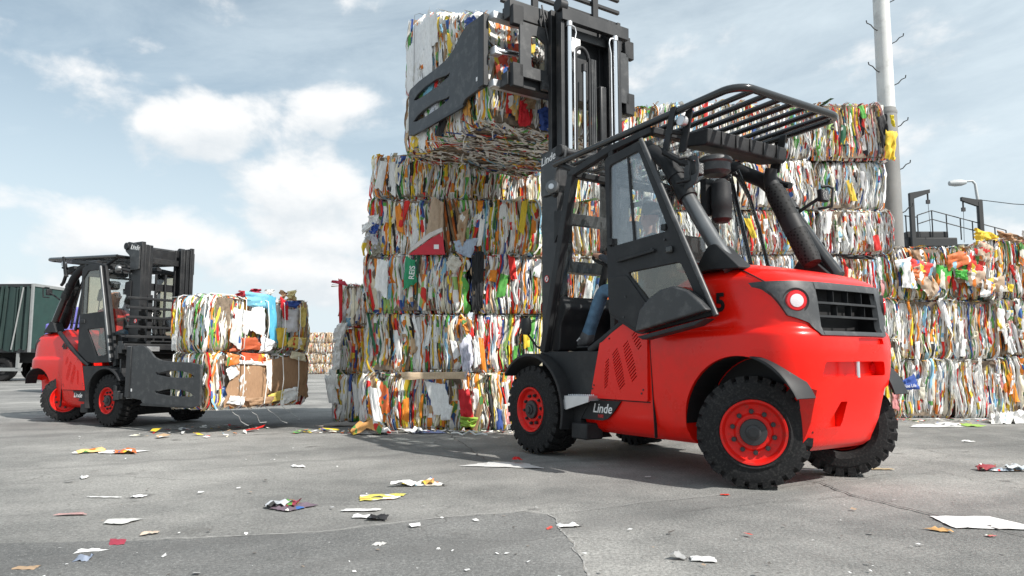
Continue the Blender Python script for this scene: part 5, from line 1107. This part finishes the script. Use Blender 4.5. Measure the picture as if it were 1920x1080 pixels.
xs = [-1.35, -.93, -.40, .12, .62, 1.05, 1.45, 1.85, 2.25]
zt = lambda x: 6.42 - (x + .93) * .275 if x > -.93 else 6.10
for x in xs: MB().cyl((x, -.15, 5.2), (x, -.15, zt(x)), .022, n=6).build('rail_post', X['platform'], pf, 60)
for off in (0, -.32): MB().tube([(x, -.15, zt(x) + off) for x in xs[1:]], .02, 6).build('rail', X['platform'], pf, 60)
MB().tube([(-1.4, -.15, 6.08), (-.93, -.15, 6.03)], .02, 6).build('rail', X['platform'], pf, 60)
for (x, sgn, zz) in ((14.40, 1, 6.86), (16.86, -1, 6.58)):
    dv = empty('davit_hoist', (x, 25.7, 0)); tag(dv, 'black hoist arm on the platform ' + ('next to the tall pole' if sgn > 0 else 'next to the street lamp'), 'hoist', 'hoist arms on the platform')
    MB().mm((-.07, -.07, 0), (.07, .07, zz - .02)).build('post', X['platform'], dv, 30)
    MB().prism([(-sgn * .075, zz - .22), (-sgn * .075, zz + .02), (sgn * .66, zz + .15), (sgn * .66, zz + .02), (sgn * .14, zz - .17)], 'y', -.06, .06).build('arm', X['platform'], dv, 30)
    hk = MB().cyl((sgn * .60, 0, zz + .05), (sgn * .60, 0, zz - .28), .03, n=8).box((sgn * .60, 0, zz - .30), (.12, .08, .14)).build('hoist', X['nut'], dv, 40)
    MB().tube([(sgn * .60, 0, zz - .36), (sgn * .62, 0, zz - .9), (sgn * .64, 0, zz - 1.5)], .009, 5).build('chain', X['nut'], hk, 60)
X['lampgrey'] = mat('lamp_grey', (.42, .44, .45), .5)
lm = empty('street_lamp', (18.3, 28.0, 0)); tag(lm, 'grey street lamp standing behind the loading platform', 'street lamp')
MB().tube([(0, 0, 0), (0, 0, 7.2), (-.06, 0, 7.78), (-.16, 0, 7.90), (-.45, 0, 7.88)], [.08, .06, .05, .045, .04], 10).build('post', X['lampgrey'], lm, 60)
MB().lathe([(.001, .0), (.07, .02), (.13, .2), (.14, .45), (.09, .68), (.001, .72)], (-.40, 0, 7.85), (-1, 0, -.07), 16).build('lamp_head', X['lampgrey'], lm, 50)
MB().mm((-.04, -.06, 5.5), (.12, .06, 7.15)).build('junction_box', X['platform'], lm, 30)
MB().tube([(0.05, 0, 7.15), (1.4, 0, 6.98), (3.5, 0, 6.86), (7, 0, 6.95)], .016, 5).build('cable', X['platform'], lm, 60)
# trailer
X['tarp'] = mat('green_tarp', (.013, .042, .037), .7, var=.15, vscale=2, bump=.2, bscale=5, dirt=(.03, .06, .055), dscale=3, damt=.5); X['tarpdark'] = mat('dark_green_curtain', (.009, .026, .024), .7, var=.2, vscale=3)
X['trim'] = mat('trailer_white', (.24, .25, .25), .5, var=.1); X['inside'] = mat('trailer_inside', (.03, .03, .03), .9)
tr = empty('curtain_trailer', (-19.9, 30.0, 0), R(-3)); tag(tr, 'green curtain-sided trailer with its side curtain drawn open', 'trailer')
# local: +x is the rear end (short face turned to the yard), -y the open long side
MB().mm((-9, -.05, 1.18), (0, 2.45, 1.34)).build('bed', X['steel'], tr, 30, .01)
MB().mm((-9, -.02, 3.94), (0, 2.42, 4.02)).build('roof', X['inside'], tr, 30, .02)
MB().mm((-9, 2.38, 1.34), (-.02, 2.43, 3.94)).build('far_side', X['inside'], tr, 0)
MB().mm((-.05, .02, 1.34), (.0, 2.42, 3.94)).build('rear_end', X['tarp'], tr, 30)
MB().mm((-.06, -.06, 1.2), (.03, .03, 4.04)).build('corner_post', X['trim'], tr, 30)
MB().mm((-.07, .03, 3.93), (.035, 2.45, 4.05)).build('roof_trim', X['trim'], tr, 30)
MB().mm((-9, -.07, 3.90), (-.06, .0, 4.03)).build('roof_rail', X['platform'], tr, 30)
cu = Sheets()
n = 70; rows = []
for zz in (1.25, 1.8, 2.5, 3.3, 3.92):
    rows.append([(-.10 - 1.75 * (i / n) * (1.0 + .25 * (3.92 - zz) / 2.7 * (i / n)), -.07 + .10 * math.sin(i * .72 + .35 * zz + 1.4 * math.sin(i * .31)) * (.6 + .4 * math.sin(i * .17)), zz + .05 * math.sin(i * .2)) for i in range(n + 1)])
mb = MB(); k = n + 1; mb.add([p for r_ in rows for p in r_], [(a * k + b, a * k + b + 1, (a + 1) * k + b + 1, (a + 1) * k + b) for a in range(4) for b in range(n)]); mb.build('side_curtain', X['tarpdark'], tr, 60)
MB().tube([(-.35, -.12, 3.88), (-.55, -.16, 2.2), (-.70, -.14, 1.3)], .03, 6).build('curtain_pole', X['trim'], tr, 60)
for (x, z) in ((-2.6, 1.34), (-3.9, 1.34), (-2.7, 2.3)): MB().mm((x - .6, .4, z), (x + .5, 1.7, z + .92)).build('cardboard_stack', mat('cardboard_pack', (.42, .28, .17), .9, var=.25, vscale=5), tr, 30, .04)
MB().mm((-8.8, .0, .42), (-.3, .05, .56)).build('side_guard', X['trim'], tr, 30)
MB().mm((.02, .1, .45), (.08, 2.3, .58)).build('underrun_bar', X['trim'], tr, 30)
for x in (-1.3, -2.6, -3.9):
    w = empty('wheel', (x, .1, .5), parent=tr)
    for yy in (0, 2.1):
        MB().lathe([(.26, .0), (.30, .02), (.46, .02), (.5, -.02), (.5, -.28), (.46, -.30), (.26, -.28)], (0, .02 + yy * 0 + (yy), 0), (0, -1, 0) if yy == 0 else (0, 1, 0), 28).build('tyre', X['tyre'], w, 40)
        MB().lathe([(.26, .0), (.22, -.08), (.1, -.08), (.09, -.02), (.001, -.02)], (0, .02 + yy, 0), (0, -1, 0) if yy == 0 else (0, 1, 0), 24).build('rim', X['nut'], w, 40)
MB().mm((-9, .7, .75), (-.2, 1.7, 1.18)).build('chassis', X['inside'], tr, 0)
for x in (-.5, -1.5): MB().mm((x - .05, -.02, .55), (x + .05, .06, 1.2)).build('guard_stay', X['trim'], tr, 0)
X['purple'] = mat('violet_plastic', (.14, .13, .42), .5, var=.12)
pc = empty('plastic_container', (-12.62, 20.5, 0)); tag(pc, 'violet plastic container standing between the trailer and the forklift', 'container')
MB().prism(rounded([(-.34, 0), (.34, 0), (.34, 1.9), (-.34, 1.9)], .06), 'y', -.4, .4).build('lower_box', X['purple'], pc, 30, .05, 3)
MB().prism(rounded([(-.20, 1.9), (.30, 1.9), (.30, 2.40), (-.12, 2.40)], .1), 'y', -.3, .3).build('upper_box', X['purple'], pc, 30, .05, 3)
for z in (.6, 1.2): MB().mm((-.36, -.42, z), (.36, .42, z + .07)).build('rib', X['purple'], pc, 30, .02)

# ------------------------------------------------------------------ litter
def scrap(name, label, x, y, w, l, rot, col, prt, amp, seed, k=7, extra=None, cat='litter', curl=0.0, z0=.004):
    rng = random.Random(seed); sh = Sheets(); a = R(rot); u = Vector((math.cos(a), math.sin(a), 0)); v = Vector((-math.sin(a), math.cos(a), 0))
    w *= .88; l *= .88; amp *= .85; col = tuple(q * .93 for q in col)
    crumple(sh, rng, (0, 0, 0), u, v, (0, 0, 1), w, l, col, prt, amp, max(6, k), .6, curl)
    for (dx, dy, ww, ll, c2, p2) in (extra or ()): crumple(sh, rng, (dx, dy, amp * .9 + .004), u, v, (.1, .1, 1), ww, ll, c2, p2, amp, 5, .6)
    zs = sorted(p[2] for p in sh.v); zm = zs[int(len(zs) * .38)]; sh.v = [(p[0], p[1], max(.0015 * (i % 3), p[2] - zm)) for i, p in enumerate(sh.v)]
    o = sh.build(name, None); o.location = (x, y, z0); tag(o, label, cat, 'scraps of paper on the yard'); return o
scrap('crumpled_paper', 'crumpled white and orange wrapper in front of the forklift near the trailer', -3.95, 7.32, .52, .34, 10, WHT, .35, .035, 1, extra=[(.12, -.05, .22, .14, (.6, .16, .05), .6), (-.2, .02, .2, .18, (.75, .5, .2), .6)])
scrap('paper_scrap', 'small folded white paper below the crumpled orange wrapper', -3.33, 5.76, .11, .10, 30, WHT, 0, .03, 2, 4)
scrap('paper_strip', 'thin white paper strip on the yard at far left', -2.73, 4.96, .20, .03, -6, WHT, 0, .006, 3, 4)
scrap('paper_scrap', 'little white curled paper just right of the thin strip', -2.50, 4.98, .08, .05, 20, WHT, 0, .014, 4, 4)
scrap('card_strip', 'faded pinkish card strip lying at far left', -2.66, 4.41, .19, .07, 8, (.42, .26, .25), .1, .012, 5, 5)
scrap('newspaper_scrap', 'grey and white newspaper scrap near the asphalt edge', -2.25, 4.24, .21, .13, 6, (.60, .60, .58), .25, .014, 6)
scrap('card_roll', 'short tan rolled card on the asphalt edge', -1.91, 3.96, .10, .07, 40, (.55, .45, .36), 0, .025, 7, 4)
scrap('card_scrap', 'dark red card scrap on the asphalt patch', -1.99, 3.76, .10, .09, 8, (.36, .04, .07), 0, .010, 8, 4)
scrap('paper_scrap', 'pointed white paper sliver on the asphalt patch', -2.03, 3.60, .13, .05, 24, WHT, 0, .012, 9, 4)
scrap('foil_scrap', 'small crumpled blue-grey foil on the asphalt patch', -1.96, 3.43, .09, .08, 0, (.22, .26, .34), .2, .034, 10, 6)
scrap('card_scrap', 'brown curled card in the bottom left corner', -2.15, 3.30, .12, .07, 10, (.40, .28, .18), 0, .014, 11, 5)
scrap('crumpled_wrapper', 'dark crumpled wrapper with red print in the middle of the yard', -1.40, 4.63, .27, .17, -6, (.16, .12, .15), .6, .035, 12, 12, extra=[(.03, .02, .12, .1, (.3, .05, .08), .5), (-.06, .0, .12, .1, (.4, .42, .45), .4)])
scrap('paper_scrap', 'small white curled paper between the two forklifts', -1.84, 6.35, .12, .09, 0, WHT, 0, .022, 13, 5)
scrap('crumpled_wrapper', 'white crumpled wrapper with colourful print left of the front wheel', -.69, 5.47, .27, .20, 12, (.70, .70, .68), .7, .03, 14, 12, extra=[(.08, .0, .12, .12, (.6, .35, .1), .8), (-.1, -.05, .14, .1, WHT, .1)])
scrap('printed_sheet', 'flat yellow and green printed sheet in the middle of the yard', -.82, 4.92, .25, .22, 12, (.72, .64, .14), .72, .008, 15)
scrap('paper_strip', 'long flat white paper below the yellow sheet', -.93, 4.55, .25, .09, 2, WHT, 0, .008, 16, 5)
scrap('folded_card', 'folded white card with dark underside on the slab joint', -.85, 4.34, .30, .11, -5, WHT, 0, .024, 17, 6, extra=[(.06, -.05, .16, .05, BLK, 0)])
scrap('paper_scrap', 'grey paper scrap alone on the asphalt patch', -.66, 3.72, .075, .07, -20, (.55, .54, .52), .1, .014, 18, 4)
scrap('paper_chip', 'tiny white paper chip on the asphalt patch', -.36, 3.63, .03, .03, 0, WHT, 0, .01, 19, 3)
scrap('paper_scrap', 'small white torn paper at the corner of the asphalt patch', .29, 4.11, .11, .06, 20, WHT, 0, .022, 20, 5)
scrap('paper_scrap', 'white folded scrap at the bottom edge of the yard', .87, 3.45, .15, .08, -4, WHT, .05, .020, 21, 6, extra=[(-.09, .03, .06, .05, (.3, .3, .3), .2)])
scrap('paper_sheet', 'large flat white paper sheet at the crack on the right', 2.66, 4.21, .33, .24, -8, (.80, .79, .78), 0, .010, 22)
scrap('card_scrap', 'orange-brown card scrap left of the large white sheet', 2.32, 4.01, .18, .13, 6, (.58, .34, .14), .05, .022, 23, 6)
scrap('wrapper_scrap', 'tiny red and white wrapper under the large white sheet', 2.49, 3.90, .05, .04, 10, (.5, .14, .14), .5, .01, 24, 3)
scrap('crumpled_wrapper', 'dark and blue crumpled wrapper at the right edge', 4.06, 6.14, .42, .26, 4, (.34, .40, .46), .55, .035, 25, 12, extra=[(-.1, .02, .2, .14, (.3, .05, .06), .5), (.14, .03, .18, .14, (.55, .6, .62), .3)])
scrap('newspaper_sheet', 'flattened pale cardboard sheet beside the front wheel of the large forklift', -.02, 6.45, .66, .24, -10, (.62, .62, .61), .12, .016, 26, 9)
scrap('card_scrap', 'bright red card scrap on the pale cardboard sheet', .04, 6.52, .13, .10, 20, (.62, .02, .02), 0, .03, 27, 5, z0=.04)
scrap('card_chip', 'red chip in front of the large rear wheel', 1.46, 5.05, .07, .05, 0, (.68, .05, .03), 0, .004, 28, 3)
scrap('paper_strip', 'white strip between the rear wheels', 2.51, 6.14, .18, .05, 0, WHT, 0, .01, 29, 4)
scrap('card_strip', 'thin tan strip right of the far rear wheel', 3.11, 6.20, .16, .05, -6, (.46, .36, .22), 0, .014, 30, 4)
scrap('paper_scrap', 'small white scrap alone on the open yard at right', 5.11, 8.25, .10, .08, 0, WHT, 0, .02, 31, 4)
scrap('printed_sheet', 'white and green flat sheets before the right-hand stack', 5.86, 10.21, .80, .45, 3, WHT, .15, .03, 32, 9, extra=[(.4, -.1, .4, .2, (.30, .46, .10), .2), (.25, .0, .25, .2, WHT, .0)])
for k, (x, y, w, l, c, p_, rt, am, lab) in enumerate([(7.15, 10.75, .75, .6, (.66, .66, .64), .2, 20, .22, 'big crumpled white sack at the foot of the right-hand stack'), (7.75, 10.9, .9, .7, WHT, .05, -10, .24, 'largest white crumpled sheet in the heap at right'), (8.2, 10.6, .9, .6, WHT, .08, 10, .18, 'white crumpled sheet at the end of the heap at right'), (7.75, 10.4, .7, .4, (.66, .46, .08), .45, 6, .14, 'yellow printed wrapper in the heap at right')]):
    scrap('crumpled_sheet', lab, x, y, w, l, rt, c, p_, am, 50 + k, 14)
scrap('crumpled_bag', 'blue and white crumpled bag at the foot of the tower', -1.07, 9.19, .42, .18, -4, (.30, .34, .56), .35, .06, 34, 9, extra=[(-.1, .02, .2, .14, WHT, .1)])
scrap('crumpled_sheet', 'white crumpled sheet at the corner of the tower', -1.86, 9.15, .55, .36, 8, WHT, .2, .15, 35, 12, extra=[(.05, -.1, .3, .2, (.6, .3, .1), .7)])
scrap('flat_cardboard', 'dark flattened cardboard in front of the low stack', -2.55, 10.1, .85, .34, 6, (.20, .18, .16), .05, .03, 36, 8)
scrap('flat_cardboard', 'grey flattened cardboard sheet at the foot of the low stack', -2.25, 10.35, .6, .3, -12, (.34, .32, .30), .0, .05, 37, 8)
MBs = MB().tube([(-.75, 9.1, .01), (-.66, 8.95, .03), (-.60, 8.9, .01), (-.52, 8.98, .05), (-.44, 8.9, .012), (-.36, 8.93, .02), (-.30, 8.88, .01)], .012, 5).build('curled_twine', X['strap'], None, 60)
tag(MBs, 'curled white twine on the ground before the tower', 'twine', 'scraps of paper on the yard')
# countless small chips
sh = Sheets(); rng = random.Random(77)
for i in range(750):
    y = 3.0 + 11 * rng.random() ** 1.6; x = rng.uniform(-.75, .75) * y * 1.02
    if noise.noise(Vector((x * .7, y * .7, 3))) < rng.uniform(-.45, .35): continue
    s_ = rng.lognormvariate(math.log(.008), .55); a = rng.random() * 6.28; u = Vector((math.cos(a), math.sin(a), rng.uniform(-.3, .3))); v = Vector((-math.sin(a), math.cos(a), rng.uniform(-.3, .3)))
    c = rng.choices([WHT, (.5, .5, .5), (.12, .11, .10), (.38, .28, .2), (.55, .08, .06)], [40, 18, 34, 8, 3])[0]; p = Vector((x, y, .006 + s_ * .35))
    sh.quadstrip([[p - u * s_ - v * s_ * .6, p + u * s_ - v * s_ * rng.random()], [p - u * s_ * rng.random() + v * s_ * .6, p + u * s_ + v * s_ * .6]], c, 0)
for i in range(700):
    k = rng.random()
    if k < .5: x, y = rng.uniform(-2.7, .6), 9.42 - abs(rng.gauss(0, .16))
    elif k < .85: x, y = rng.uniform(5.6, 9.2), 11.3 - abs(rng.gauss(0, .35))
    else: x, y = rng.uniform(-4.6, -3.2), rng.uniform(8.6, 10.2)
    s_ = rng.lognormvariate(math.log(.020), .6); a = rng.random() * 6.28; u = Vector((math.cos(a), math.sin(a), rng.uniform(-.25, .25))); v = Vector((-math.sin(a), math.cos(a), rng.uniform(-.25, .25)))
    p = Vector((x, y, .006 + s_ * .3)); sh.quadstrip([[p - u * s_ * 1.6 - v * s_ * .6, p + u * s_ - v * s_ * rng.random()], [p - u * s_ * rng.random() + v * s_ * .6, p + u * s_ * 1.3 + v * s_ * .6]], pick(rng, PAL), rng.random() * .5)
o = sh.build('litter', None, False); tag(o, 'small paper chips and grit scattered over the yard', 'litter', None, 'stuff')
